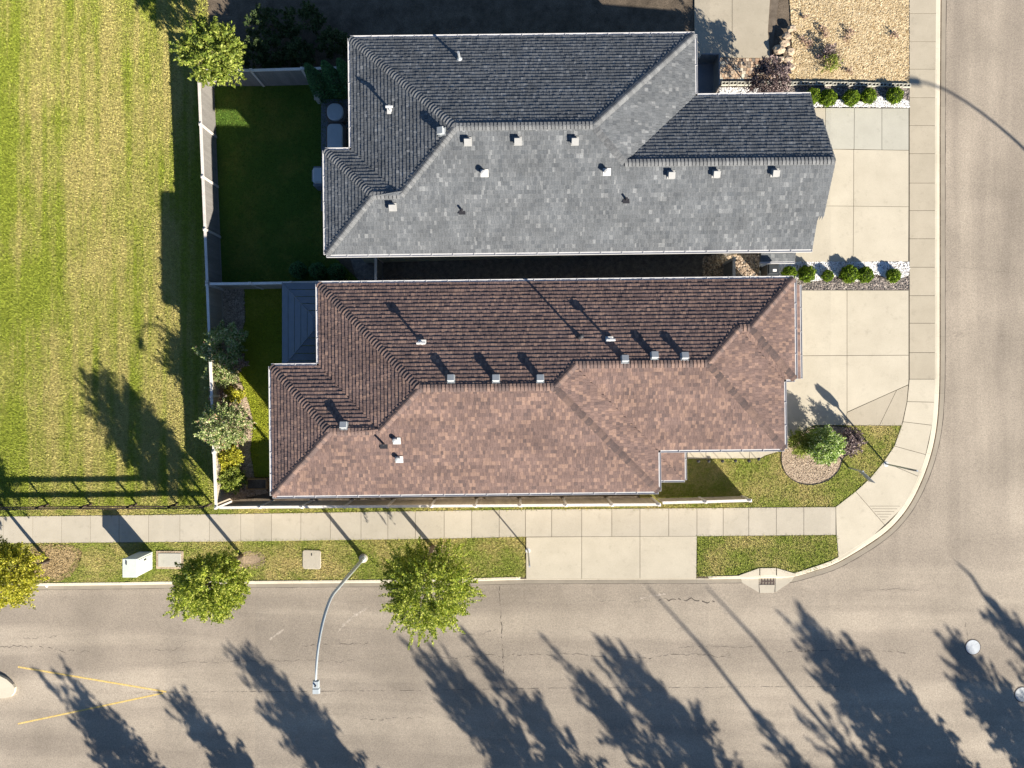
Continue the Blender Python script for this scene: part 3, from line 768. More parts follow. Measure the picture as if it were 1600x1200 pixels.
vl = tag(empty("utility_vault_lid", (x, y, z)), "square concrete vault lid with rounded corners set in the verge", "utility lid")
def rrect(w_, h_, r, n=5):
    out = []
    for cx, cy, a0 in ((w_ / 2 - r, h_ / 2 - r, 0), (-w_ / 2 + r, h_ / 2 - r, 90), (-w_ / 2 + r, -h_ / 2 + r, 180), (w_ / 2 - r, -h_ / 2 + r, 270)):
        for k in range(n + 1):
            a = math.radians(a0 + 90 * k / n); out.append((cx + r * math.cos(a), cy + r * math.sin(a)))
    return out
def prism(name, poly, z0, z1, mat, parent, inset=0.0, bev=0.0, smooth=False):
    n = len(poly); top = offset(poly, bev) if bev else poly
    vs = [(a, b, z0) for a, b in poly] + [(a, b, z1 - bev) for a, b in poly] + ([(a, b, z1) for a, b in top] if bev else [])
    fs = []
    rows = 3 if bev else 2
    for r in range(rows - 1):
        for k in range(n): fs.append((r * n + k, r * n + (k + 1) % n, (r + 1) * n + (k + 1) % n, (r + 1) * n + k))
    fs += [tuple(range(n))[::-1], tuple((rows - 1) * n + k for k in range(n))]
    return mesh(name, vs, fs, mat, parent)
o = prism("lid", rrect(1.02, 1.02, .14), -.15, .05, "concrete", vl, bev=.02); o.rotation_euler = (0, -math.atan(.104), 0)
o = prism("lifting_pin", rrect(.05, .14, .02), .04, .058, "black_metal", vl); o.location = (0, .28, 0); o.rotation_euler = (0, -math.atan(.104), 0)
# kiosk on its concrete pad
x, y = G(266, 874.5); z = terr(x) + .12
kp_ = tag(empty("utility_cabinet", (*G(240, 876), z)), "pale green steel utility cabinet standing beside its concrete pad", "utility cabinet")
kx, ky = G(240, 878)
o = prism("cabinet_body", rrect(.74, .96, .03), -.2, 1.52, "cabinet_green", kp_, bev=.02); o.location = (-.42, 0.02, 0)
o = prism("cabinet_top", rrect(.76, .98, .03), 1.52, 1.58, "cabinet_green", kp_, bev=.015); o.location = (-.42, 0.02, 0)
o = MB().box(-.60, -.56, .20, .40, 1.58, 1.62).build("top_latch", "black_metal", kp_)
o = MB().box(-.044, -.03, -.36, .40, .15, 1.40).build("cabinet_door", "cabinet_green", kp_)
o = MB().box(-.03, -.005, .24, .30, .70, .92).build("door_handle", "black_metal", kp_)
pd = tag(empty("equipment_pad", (x, y, z)), "framed rectangular concrete equipment pad beside the green cabinet", "concrete pad")
prism("pad_rim", rrect(1.50, .98, .02), -.1, .06, "mulch_bed", pd, bev=.01)
prism("pad_lid", rrect(1.26, .74, .02), .06, .085, "concrete_new", pd, bev=.01)
for o in (pd,): o.rotation_euler = (0, -0.02, 0)
def litter(px, py, s, a):
    x, y = G(px, py); r = [(random.uniform(.6, 1) * s * math.cos(t), random.uniform(.5, .9) * s * math.sin(t)) for t in [k * math.pi / 3 for k in range(6)]]
    vs = [(p, q, random.uniform(0.02, .07)) for p, q in r] + [(0, 0, .06)]
    o = mesh("paper_scrap", vs, [(k, (k + 1) % 6, 6) for k in range(6)], "paper_white")
    o.location = (x, y, terr(x) + (.15 if py < 900 else .01)); o.rotation_euler = (0, 0, a)
    return o
tag(litter(195, 885.5, .12, .4), "crumpled white paper scrap on the grass near the cabinet", "litter")
tag(litter(72, 916.5, .10, .4), "small white paper scrap lying in the gutter", "litter")

# ------------------------------------------------------------------ fences
def fence(name, a, b, h, mats, label, spacing=2.44, bw=0.15, end_posts=(True, True), th=0.02, capw=0.13):
    """a, b: ground points; boards, posts and rails are parts"""
    a, b = Vector(a), Vector(b); d = b - a; Ln = d.length; d.normalize(); ang = math.atan2(d.y, d.x)
    zb = terr(a.x) + .12
    t = tag(empty(name, (a.x, a.y, zb), ang), label, "fence")
    zz = lambda s: terr(a.x + d.x * s) + .12 - zb
    n = max(1, round(Ln / spacing)); L_ = Ln / n
    pm = MB().box(-.06, .06, -.06, .06, -.3, h + .03).box(-.075, .075, -.075, .075, h + .03, h + .055).box(-.05, .05, -.05, .05, h + .055, h + .10, taper=.035)
    post = None
    for k in range(n + 1):
        if (k == 0 and not end_posts[0]) or (k == n and not end_posts[1]): continue
        o = pm.build("post", mats[1], t) if post is None else post.copy()
        if post is None: post = o
        else: COL.objects.link(o)
        o.location = (k * L_, 0, zz(k * L_))
    board = None
    for k in range(n):
        s0, s1 = k * L_ + .06, (k + 1) * L_ - .06
        za, zc = zz(s0), zz(s1); sl = (zc - za) / (s1 - s0)
        for nm, z0, z1, wd, mt in (("top_rail", h - .05, h, capw, mats[1]), ("bottom_rail", .05, .14, .06, mats[0])):
            vs = []
            for s, zq in ((s0, za), (s1, zc)):
                vs += [(s, -wd / 2, zq + z0), (s, wd / 2, zq + z0), (s, wd / 2, zq + z1), (s, -wd / 2, zq + z1)]
            mesh(nm, vs, [(0, 1, 2, 3), (7, 6, 5, 4), (0, 4, 5, 1), (1, 5, 6, 2), (2, 6, 7, 3), (3, 7, 4, 0)], mt, t)
        m = max(1, int((s1 - s0) / bw)); ww = (s1 - s0) / m
        for q in range(m):
            s = s0 + (q + .5) * ww
            if board is None:
                board = MB().box(-.5, .5, -th / 2, th / 2, 0.06, h - .055).build("board", mats[0], t); o = board
            else:
                o = board.copy(); COL.objects.link(o)
            o.location = (s, random.uniform(-.003, .003), zz(s)); o.scale = (ww - .008, 1, 1)
    return t
FG, FC = ("fence_grey_board", "fence_cap"), ("fence_cream_board", "fence_cream_cap")
def T(px, py, h): return G(px, py, .12 + h)
fence("board_fence", T(310, 112, 1.85), T(323.5, 441, 1.85), 1.85, FG, "tall grey-brown board fence between the field and the grey house yard", 3.05)
fence("board_fence", T(312.5, 110, 1.85), T(552, 105, 1.85), 1.85, FG, "tall grey-brown board fence along the north side of the grey house yard", 2.44, end_posts=(False, True))
fence("board_fence", T(325.5, 443.5, 1.85), T(520, 440.5, 1.85), 1.85, FC, "cream board fence dividing the two back yards", 2.44, end_posts=(False, True))
fence("board_fence", T(323.5, 445, 1.85), T(337.5, 793.5, 1.85), 1.85, FC, "tall cream board fence between the field and the brown house yard", 3.05)
fence("board_fence", T(341, 793.5, 1.85), T(1030, 788.5, 1.85), 1.85, FC, "long tall cream board fence along the straight sidewalk", 2.28, end_posts=(False, True))
fence("board_fence", T(1033.5, 785.8, 1.2), T(1172, 782, 1.2), 1.2, FC, "short low cream fence section ending on the front lawn", 2.28, end_posts=(False, True))
fence("side_gate", T(587, 440, 1.75), T(587, 400, 1.75), 1.75, FG, "narrow grey gate panel across the rear of the side yard", 1.6)
fence("side_gate", T(1147, 436, 1.6), T(1147, 404, 1.6), 1.6, FG, "narrow grey gate panel across the front of the side yard", 1.4)
# post and rail fence
ra, rb = Vector(G(-60, 789)), Vector(G(331, 786.5))
rf = tag(empty("rail_fence", (ra.x, ra.y, terr(ra.x) + .12)), "dark brown post and rail fence between field and sidewalk", "fence")
bz = rf.location
px_posts = [-60, 3, 76, 143, 214, 277, 331]
pts = [Vector(G(p, 789 - 2.5 * (p + 60) / 391)) for p in px_posts]
for p in pts: MB().tube([(p.x, p.y, terr(p.x) - .2), (p.x, p.y, terr(p.x) + 1.12)], .055, 8).build("post", "rail_brown", rf, bz)
for p, q in zip(pts, pts[1:]):
    for zc in (.98, .42):
        a_, b2_ = terr(p.x) + zc + .12, terr(q.x) + zc + .12
        vs = [(p.x, p.y - .09, a_ - .10), (q.x, q.y - .09, b2_ - .10), (q.x, q.y - .05, b2_ - .10), (p.x, p.y - .05, a_ - .10), (p.x, p.y - .09, a_ + .10), (q.x, q.y - .09, b2_ + .10), (q.x, q.y - .05, b2_ + .10), (p.x, p.y - .05, a_ + .10)]
        mesh("rail", vs, [(3, 2, 1, 0), (4, 5, 6, 7), (0, 1, 5, 4), (1, 2, 6, 5), (2, 3, 7, 6), (3, 0, 4, 7)], "rail_brown", rf, bz)

# ------------------------------------------------------------------ houses
TH = math.radians(0.65); PITCH = 0.395
def unrot(p): c, s = math.cos(-TH), math.sin(-TH); return (p[0] * c - p[1] * s, p[0] * s + p[1] * c)
def rot(p): c, s = math.cos(TH), math.sin(TH); return (p[0] * c - p[1] * s, p[0] * s + p[1] * c)
class House:
    def __init__(s, name, label, he, centre, zg, shingle, cap, deck, gutter, siding):
        s.he, s.c, s.zg = he, centre, zg
        w_ = rot(centre)
        s.root = tag(empty(name, (w_[0], w_[1], zg), TH), label, "house")
        s.shm, s.capm, s.deckm, s.gutm, s.sid = shingle, cap, deck, gutter, siding
        s.facets = []
    def loc(s, p, z): return (p[0] - s.c[0], p[1] - s.c[1], z - s.zg)
    def facet(s, pts, e0, n): s.facets.append((pts, Vector(e0), Vector(n)))
    def z(s, p, e0, n): return s.he + PITCH * ((Vector(p) - e0).dot(n))
    def roof(s, outline, ridges, ex=0.168, cap_len=0.16):
        vs, fs = [], []
        for pts, e0, n in s.facets:
            o = len(vs); vs += [s.loc(p, s.z(p, e0, n) - .012) for p in pts]; fs.append(tuple(range(o, o + len(pts))))
        o = len(vs); k = len(outline)
        vs += [s.loc(p, s.he - .012) for p in outline] + [s.loc(p, s.he - .17) for p in outline]
        fs += [(o + i, o + (i + 1) % k, o + k + (i + 1) % k, o + k + i) for i in range(k)] + [tuple(o + k + i for i in range(k))]
        s.rf = mesh("roof", vs, fs, s.deckm, s.root)
        V, I = [], []
        rnd = random.Random(5)
        for pts, e0, n in s.facets:
            t = Vector((n.y, -n.x))
            uv = [((Vector(p) - e0).dot(t), (Vector(p) - e0).dot(n)) for p in pts]
            vmax = max(q[1] for q in uv)
            def cross(v):
                out = []
                for (u1, v1), (u2, v2) in zip(uv, uv[1:] + uv[:1]):
                    if (v1 > v) != (v2 > v): out.append(u1 + (u2 - u1) * (v - v1) / (v2 - v1))
                return sorted(out)
            c = 0
            while c * ex < vmax:
                v0, v1 = c * ex + 1e-4, min((c + 1) * ex, vmax - 1e-4)
                A, Bc = cross(v0), cross(v1)
                if len(A) != len(Bc): A = Bc = cross((v0 + v1) / 2)
                for q in range(0, len(A) - 1, 2):
                    a0, a1, b0, b1 = A[q], A[q + 1], Bc[q], Bc[q + 1]
                    u = min(a0, b0) - rnd.uniform(0, .2)
                    end = max(a1, b1)
                    while u < end:
                        wd = rnd.choice((.09, .11, .12, .14, .15, .18)); un = u + wd
                        if end - un < .07: un = end + .001
                        l0, l1 = max(u, a0), max(u, b0); r0, r1 = min(un, a1), min(un, b1)
                        u = un
                        if r0 - l0 < .012 and r1 - l1 < .012: continue
                        r0, r1 = max(r0 - .007, l0 + .002), max(r1 - .007, l1 + .002)
                        th = .034 + (.010 if rnd.random() < .4 else 0) + rnd.uniform(0, .004)
                        q4 = ((l0, v0 - .012, th), (r0, v0 - .012, th), (r1, v1 + .01, .007), (l1, v1 + .01, .007), (l0, v0 - .012, -.012), (r0, v0 - .012, -.012))
                        o = len(V)
                        for uu, vv, dz in q4:
                            p = e0 + t * uu + n * vv
                            V.append(s.loc(p, s.he + PITCH * vv + dz))
                        I += [(o + 1, o, o + 3, o + 2), (o, o + 1, o + 5, o + 4)]
                c += 1
        sh = mesh("shingles", V, I, s.shm, s.rf); sh["kind"] = "stuff"
        # hip and ridge caps
        cap = None
        for a, b, za, zb_, hip in ridges:
            A = Vector((*a, za)); Bv = Vector((*b, zb_)); d = Bv - A; Ln = d.length; d.normalize()
            side = Vector((0, 0, 1)).cross(d).normalized(); up = d.cross(side).normalized()
            n = max(1, round(Ln / cap_len))
            for k in range(n):
                P = A + d * (Ln * (k + .5) / n)
                if cap is None:
                    w2, l2 = .165, cap_len * .43
                    vs = []
                    for x, h in ((-l2, .068), (l2, .028)):
                        vs += [(x, -w2, h - .062), (x, -w2 * .35, h - .014), (x, 0, h), (x, w2 * .35, h - .014), (x, w2, h - .062)]
                    vs += [(x, y, z - .03) for x, y, z in vs]
                    fs = [(i, i + 1, i + 6, i + 5) for i in range(4)] + [(i + 10, i + 15, i + 16, i + 11) for i in range(4)]
                    fs += [(i, i + 10, i + 11, i + 1) for i in range(4)] + [(0, 5, 15, 10), (4, 14, 19, 9)]
                    cap = mesh("ridge_cap", vs, fs, s.capm, s.rf); o = cap
                else:
                    o = cap.copy(); COL.objects.link(o)
                M = Matrix((d, side, up * (1.0 if hip else .6))).transposed().to_4x4()
                M.translation = Vector(s.loc((P.x, P.y), P.z + (.008 if hip else .0)))
                o.matrix_local = M
    def gutter(s, a, b, z=None, wd=.125, name="gutter", ext=(0, 0)):
        z = s.he if z is None else z
        a, b = Vector(a), Vector(b); d = (b - a).normalized(); n = Vector((d.y, -d.x)) # outward to the right of a->b
        a = a - d * ext[0]; b = b + d * ext[1]
        M = Matrix(((d.x, n.x, 0, a.x - s.c[0]), (d.y, n.y, 0, a.y - s.c[1]), (0, 0, 1, z - s.zg), (0, 0, 0, 1)))
        Ln = (b - a).length; mb = MB()
        mb.box(0, Ln, .004, .016, -.12, .012, M).box(0, Ln, .016, wd - .014, -.12, -.012, M).box(0, Ln, wd - .014, wd, -.12, .016, M)
        k = 1
        mb.box(0, .02, .016, wd - .014, -.012, .012, M).box(Ln - .02, Ln, .016, wd - .014, -.012, .012, M)
        o = mb.build(name, s.gutm, s.root)
        n_ = int(Ln / 0.95)
        for k in range(1, n_): MB().box(k * Ln / n_ - .012, k * Ln / n_ + .012, .0, wd + .003, .0, .020, M).build("gutter_bracket", s.gutm, o)
    def walls(s, outline, inset=.45, shift=None):
        w = offset(outline, inset); k = len(w)
        if shift: w = [((shift[1], p[1]) if abs(p[0] - shift[0]) < .01 else p) for p in w]
        vs = [s.loc(p, s.he - .175) for p in w] + [s.loc(p, terr(rot(p)[0]) - .4) for p in w]
        mesh("wall", vs, [(i, k + i, k + (i + 1) % k, (i + 1) % k) for i in range(k)], s.sid, s.root)
        return w
    def opening(s, name, a, n, wd, z0, z1, mat, frame="trim_white"):
        """flat thing on a wall: a centre point on the wall line, n outward normal"""
        n = Vector(n); t = Vector((-n.y, n.x))
        M = Matrix(((t.x, n.x, 0, a[0] - s.c[0]), (t.y, n.y, 0, a[1] - s.c[1]), (0, 0, 1, -s.zg), (0, 0, 0, 1)))
        f = .08; mb = MB()
        mb.box(-wd / 2 - f, wd / 2 + f, .002, .05, z1, z1 + f, M).box(-wd / 2 - f, wd / 2 + f, .002, .06, z0 - f, z0, M)
        mb.box(-wd / 2 - f, -wd / 2, .002, .05, z0, z1, M).box(wd / 2, wd / 2 + f, .002, .05, z0, z1, M)
        o = MB().box(-wd / 2, wd / 2, .002, .025, z0, z1, M).build(name, mat, s.root)
        mb.build("frame", frame, o)
        return o
    def on_roof(s, px, py):
        """point on the roof surface seen at a measured position -> local xy, z, facet normal"""
        z = s.he + .8
        best = None
        for _ in range(12):
            p = unrot(PZ(px, py, z)); best = None
            for pts, e0, n in s.facets:
                if inside(np.array([p]), pts)[0]: best = (e0, n)
            if best is None: break
            z = s.z(p, *best)
        return p, z, (best[1] if best else Vector((0, 1)))
    def add(s, mb, name, mat, px, py, tilt=True):
        p, z, n = s.on_roof(px, py)
        o = mb.build(name, mat, s.rf)
        up = Vector((-n.x * PITCH, -n.y * PITCH, 1)).normalized()
        if tilt:
            x = Vector((n.y, -n.x, 0)); y = up.cross(x)
            M = Matrix((x, y, up)).transposed().to_4x4(); M.translation = Vector(s.loc(p, z)); o.matrix_local = M
        else: o.location = s.loc(p, z)
        return o
def box_vent():
    return MB().box(-.17, .17, -.19, .17, .03, .055).box(-.12, .12, -.11, .11, .055, .21).box(-.155, .155, -.15, .14, .21, .27, taper=.012)
def tee_pipe(h=.62):
    return MB().tube([(0, 0, -.05), (0, 0, h)], .055, 10).box(-.17, .17, -.15, .17, .02, .035)
def low_pipe(): return MB().box(-.16, .20, -.16, .22, .025, .04).tube([(0, .05, .02), (0, .05, .24)], .06, 10)

# --- brown house
HE = 6.55
def Lb(px, py): return unrot(PZ(px, py, HE))
yN = (Lb(497, 443)[1] + Lb(1240, 436)[1]) / 2
yS1 = (Lb(427, 774)[1] + Lb(1028, 768)[1]) / 2
yS2 = Lb(1126, 702)[1]; yS3 = Lb(1233, 592.5)[1]; yJ = Lb(460, 572)[1]
xW0 = Lb(425, 673)[0]; xW1 = Lb(498, 508)[0]; xE1 = Lb(1028.5, 736)[0]; xE2 = Lb(1225, 647)[0]; xE3 = Lb(1241, 514)[0]
h1, h2, h3, h0 = (yN - yS1) / 2, (yN - yS2) / 2, (yN - yS3) / 2, (yJ - yS1) / 2
A_, J_, K_, I_, G_, F_, E_, D_, C_, B_ = (xW1, yN), (xW0, yJ), (xW1, yJ), (xW0, yS1), (xE1, yS1), (xE1, yS2), (xE2, yS2), (xE2, yS3), (xE3, yS3), (xE3, yN)
R1W, R1E = (xW1 + h1, yN - h1), (xE1 - h1, yN - h1)
R2W, R2E = (xE1 - h2, yN - h2), (xE2 - h2, yN - h2)
R3W, R3E = (xE2 - h3, yN - h3), (xE3 - h3, yN - h3)
R0W, V0 = (xW0 + h0, yJ - h0), (xW1 + h0, yJ - h0)
BH = House("brown_roof_house", "long bungalow with brown shingle hip roof on the corner lot", HE, ((xW0 + xE3) / 2, (yN + yS1) / 2), 1.6, "shingle_brown", "cap_brown", "deck_brown", "gutter_white", "siding_beige")
BH.facet([A_, R1W, R1E, R2W, R2E, R3W, R3E, B_], A_, (0, -1))
BH.facet([A_, K_, V0, R1W], K_, (1, 0))
BH.facet([J_, R0W, V0, K_], J_, (0, -1))
BH.facet([J_, I_, R0W], I_, (1, 0))
BH.facet([I_, G_, R1E, R1W, V0, R0W], I_, (0, 1))
BH.facet([G_, F_, R2W, R1E], G_, (-1, 0))
BH.facet([F_, E_, R2E, R2W], F_, (0, 1))
BH.facet([E_, D_, R3W, R2E], E_, (-1, 0))
BH.facet([D_, C_, R3E, R3W], D_, (0, 1))
BH.facet([C_, B_, R3E], C_, (-1, 0))
b_out = [A_, K_, J_, I_, G_, F_, E_, D_, C_, B_]
q = lambda h: HE + PITCH * h
BH.roof(b_out, [(A_, R1W, HE, q(h1), 1), (R1W, R1E, q(h1), q(h1), 0), (R2W, R1E, q(h2), q(h1), 1), (R2W, R2E, q(h2), q(h2), 0), (R3W, R2E, q(h3), q(h2), 1), (R3W, R3E, q(h3), q(h3), 0), (B_, R3E, HE, q(h3), 1), (C_, R3E, HE, q(h3), 1),
                (E_, R2E, HE, q(h2), 1), (G_, R1E, HE, q(h1), 1), (V0, R1W, q(h0), q(h1), 1), (R0W, V0, q(h0), q(h0), 0), (J_, R0W, HE, q(h0), 1), (I_, R0W, HE, q(h0), 1)])
for a, b in zip(b_out, b_out[1:] + b_out[:1]): BH.gutter(b, a) if area(b_out) < 0 else BH.gutter(a, b)
bw_ = BH.walls(b_out)
# lower roofs: over the garage doors and the side porch
def low_roof(hs, x0, x1, y0, y1, z0, z1, mode, name):
    """small shingled lean-to: mode 'E' slopes down to +x; 'P' hips to east and south"""
    c = hs.c; mb = MB()
    if mode == 'E':
        vs = [(x0, y0, z1), (x1, y0, z0), (x1, y1, z0), (x0, y1, z1), (x0, y0, z0 - .12), (x1, y0, z0 - .12), (x1, y1, z0 - .12), (x0, y1, z0 - .12)]
        fs = [(0, 1, 2, 3), (1, 5, 6, 2), (0, 4, 5, 1), (3, 2, 6, 7), (4, 7, 6, 5)]
    elif mode == 'S':
        vs = [(x0, y0, z0), (x1, y0, z0), (x1, y1, z1), (x0, y1, z1), (x0, y0, z0 - .12), (x1, y0, z0 - .12), (x1, y1, z0 - .12), (x0, y1, z0 - .12)]
        fs = [(0, 1, 2, 3), (0, 4, 5, 1), (1, 5, 6, 2), (3, 7, 4, 0), (7, 6, 5, 4)]
    else:
        vs = [(x0, y0, z0), (x1, y0, z0), (x1, y1, z0), (x0, y1, z1), (x0, y0, z0 - .12), (x1, y0, z0 - .12), (x1, y1, z0 - .12), (x0, y1, z0 - .12)]
        fs = [(0, 1, 3), (1, 2, 3), (0, 4, 5, 1), (1, 5, 6, 2), (4, 7, 6, 5), (0, 3, 7, 4)]
    rf_ = mesh(name, [(v[0] - c[0], v[1] - c[1], v[2] - hs.zg) for v in vs], fs, hs.deckm, hs.root)
    V, I = [], []; rnd = random.Random(3)
    def surf(x, y):
        if mode == 'E': return z1 + (z0 - z1) * (x - x0) / (x1 - x0)
        if mode == 'S': return z0 + (z1 - z0) * (y - y0) / (y1 - y0)
        return z0 + (z1 - z0) * min((x1 - x) / (x1 - x0), (y - y0) / (y1 - y0))
    def tab(pts):
        o = len(V)
        for i, (x, y) in enumerate(pts): V.append((x - c[0], y - c[1], surf(min(max(x, x0), x1), min(max(y, y0), y1)) + (.03 if i < 2 else .008) - hs.zg))
        I.append((o, o + 1, o + 2, o + 3))
    ex = .15
    if mode in 'EP':
        n = max(1, int((x1 - x0) / ex)); e_ = (x1 - x0) / n
        for k in range(n):
            xa = x1 - k * e_; xb_ = xa - e_; y = y0 if mode == 'E' else y0 + (x1 - xa) * (y1 - y0) / (x1 - x0)
            while y < y1 - .02:
                yn = min(y + rnd.choice((.12, .17, .22)), y1); tab([(xa, y), (xa, yn), (xb_, yn), (xb_, y + (e_ if (mode == 'P' and V and y == y0) else 0))]); y = yn
    if mode in 'SP':
        n = max(1, int((y1 - y0) / ex)); e_ = (y1 - y0) / n
        for k in range(n):
            ya_ = y0 + k * e_; yb2 = ya_ + e_; x = x0; xm = x1 if mode == 'S' else x1 - (ya_ - y0) * (x1 - x0) / (y1 - y0)
            while x < xm - .02:
                xn = min(x + rnd.choice((.12, .17, .22)), xm); tab([(x, ya_), (xn, ya_), (xn, yb2), (x, yb2)]); x = xn
    sh = mesh("shingles", V, I, hs.shm, rf_); sh["kind"] = "stuff"
    return rf_
zgar = 3.0 + 2.95
xg = unrot(PZ(1250, 520, zgar))[0]
low_roof(BH, xE3 - .42, xg, yS3 + .02, unrot(PZ(1249, 445, zgar))[1], zgar, zgar + .42, 'E', "garage_canopy")
BH.gutter((xg, yS3 + .02), (xg, unrot(PZ(1249, 445, zgar))[1]), zgar + .0, .10)
zpo = terr(7) + .12 + 2.75
px0, py0 = unrot(PZ(1070, 750, zpo)); px1, py1 = unrot(PZ(1030, 706, zpo))
low_roof(BH, xE1 - .45, px0, py0, yS2 + .40, zpo, zpo + .75, 'P', "porch_roof")
BH.gutter((xE1 - .45, py0), (px0, py0), zpo, .10); BH.gutter((px0, py0), (px0, yS2 + .40), zpo, .10)
pcx, pcy = px0 - .25, py0 + .25
pz = terr(rot((pcx, pcy))[0]) + .1
MB().box(pcx - .1 - BH.c[0], pcx + .1 - BH.c[0], pcy - .1 - BH.c[1], pcy + .1 - BH.c[1], pz - .2 - BH.zg, zpo - .12 - BH.zg).build("porch_post", "trim_white", BH.root)
# doors and windows
BH.opening("garage_door", (xE3 - .45, (yS3 + .45 + yN - .45) / 2), (1, 0), 4.2, 3.15, 5.35, "door_white")
for yy in (yS2 + 1.3, ): BH.opening("window", (xE2 - .45, yy), (1, 0), 1.4, 3.9, 5.3, "glass_dark")
BH.opening("front_door", (xE1 + 1.2, yS2 + .45), (0, -1), .95, terr(8) + .2, terr(8) + 2.3, "door_white")
for xx in (xE1 + 3.4,): BH.opening("window", (xx, yS2 + .45), (0, -1), 1.5, 3.7, 5.2, "glass_dark")
for xx in (xW0 + 3, xW0 + 7.5, xW0 + 12): BH.opening("window", (xx, yS1 + .45), (0, -1), 1.2, 4.4, 5.6, "glass_dark")
BH.opening("window", (xW0 + .45, yS1 + 2.2), (-1, 0), 1.8, 3.7, 5.2, "glass_dark"); BH.opening("window", (xW0 + .45, yS1 + 2.2), (-1, 0), 1.8, 1.1, 2.4, "glass_dark")
BH.opening("patio_door", (xW1 + .45, yJ + 2.0), (-1, 0), 1.9, .55, 2.6, "glass_dark")
for xx in (xW1 + 4, xW1 + 11): BH.opening("window", (xx, yN - .45), (0, 1), 1.0, 4.5, 5.5, "glass_dark")
# roof fittings
for px, py in ((705, 593.5), (775, 593.5), (844, 593.5), (976, 563), (1022, 557.5), (1069, 558.5), (538, 666.5)): BH.add(box_vent(), "roof_vent", "vent_grey", px, py)
for px, py in ((660, 537), (952, 532)):
    o = BH.add(tee_pipe(.52), "vent_pipe", "white_metal", px, py, False)
    mb = MB().tube([(-.19, 0, .47), (.19, 0, .47)], .06, 10); mb.build("pipe_tee", "white_metal", o)
o = BH.add(MB().tube([(0, 0, -.05), (0, 0, .86)], .05, 10).lathe([(.13, .02), (.10, .09), (.06, .14)], n=14), "vent_pipe", "black_pipe", 905, 527, False)
MB().lathe([(.10, .80), (.12, .84), (.03, .92)], n=12).build("pipe_cap", "black_pipe", o)
BH.add(MB().tube([(0, 0, -.05), (0, 0, .5)], .05, 10).box(-.17, .17, -.2, .2, .02, .035), "vent_pipe", "black_pipe", 600, 694, False)
for px, py in ((620, 687), (624, 716)):
    o = BH.add(MB().box(-.17, .17, -.20, .12, .035, .05), "vent_flashing", "white_metal", px, py)
    MB().tube([(-.04, .04, .04), (-.04, .04, .22)], .10, 12).lathe([(.115, .20), (.115, .24), (.05, .27)], (-.04, .04, 0), 12).build("vent_cap", "vent_grey", o)

# --- grey house
HG = 6.5
PITCH = 0.45
def Lg(px, py): return unrot(PZ(px, py, HG))
gS = (Lg(512, 398)[1] + Lg(1268, 389)[1]) / 2
gN = Lg(548, 60)[1]; gJ = Lg(528, 235)[1]; gN2 = Lg(1176, 149.5)[1]
gW0 = Lg(509, 316)[0]; gW1 = Lg(548.5, 150)[0]; gE1 = Lg(1085.5, 110)[0]; gE2 = Lg(1268, 270)[0]
k1, k0, k2 = (gN - gS) / 2, (gJ - gS) / 2, (gN2 - gS) / 2
nw, ne, kk, jj, sw, se, ve, ne2 = (gW1, gN), (gE1, gN), (gW1, gJ), (gW0, gJ), (gW0, gS), (gE2, gS), (gE1, gN2), (gE2, gN2)
r1w, r1e = (gW1 + k1, gN - k1), (gE1 - k1, gN - k1)
r0w, v0 = (gW0 + k0, gJ - k0), (gW1 + k0, gJ - k0)
r2w, r2e = (gE1 - k2, gN2 - k2), (gE2, gN2 - k2)
GH = House("grey_roof_house", "large bungalow with charcoal grey shingle roof and front gable", HG, ((gW0 + gE2) / 2, (gS + gN) / 2), 1.6, "shingle_grey", "cap_grey", "deck_grey", "gutter_white", "siding_sage")
# the gable brow stands a little proud of the end wall over the middle of the garage front
brow = 0.62; bxp = gE2 + .26
ys_b, yn_b = gS + k2 * brow * .62, gN2 - k2 * brow * .62
s_b, n_b = (gE2, ys_b), (gE2, yn_b)
GH.facet([nw, r1w, r1e, ne], nw, (0, -1))
GH.facet([nw, kk, v0, r1w], kk, (1, 0))
GH.facet([jj, r0w, v0, kk], jj, (0, -1))
GH.facet([jj, sw, r0w], sw, (1, 0))
GH.facet([sw, se, s_b, (bxp, ys_b), (bxp + .10, r2e[1]), r2w, r1e, r1w, v0, r0w], sw, (0, 1))
GH.facet([ne, r1e, r2w, ve], ve, (-1, 0))
GH.facet([ve, r2w, (bxp + .10, r2e[1]), (bxp, yn_b), n_b, ne2], ve, (0, -1))
g_out = [nw, kk, jj, sw, se, ne2, ve, ne]
q = lambda h: HG + PITCH * h
GH.roof(g_out, [(nw, r1w, HG, q(k1), 1), (r1w, r1e, q(k1), q(k1), 0), (ne, r1e, HG, q(k1), 1), (r2w, r1e, q(k2), q(k1), 1), (r2w, (bxp + .05, r2e[1]), q(k2), q(k2), 0), (v0, r1w, q(k0), q(k1), 1), (r0w, v0, q(k0), q(k0), 0), (jj, r0w, HG, q(k0), 1), (sw, r0w, HG, q(k0), 1)])
go = g_out if area(g_out) > 0 else g_out[::-1]
for a, b in zip(go, go[1:] + go[:1]):
    if abs(a[0] - gE2) < .01 and abs(b[0] - gE2) < .01: continue
    GH.gutter(a, b)
gw_ = GH.walls(g_out, .6, (gE2 - .6, gE2 - 1.75))
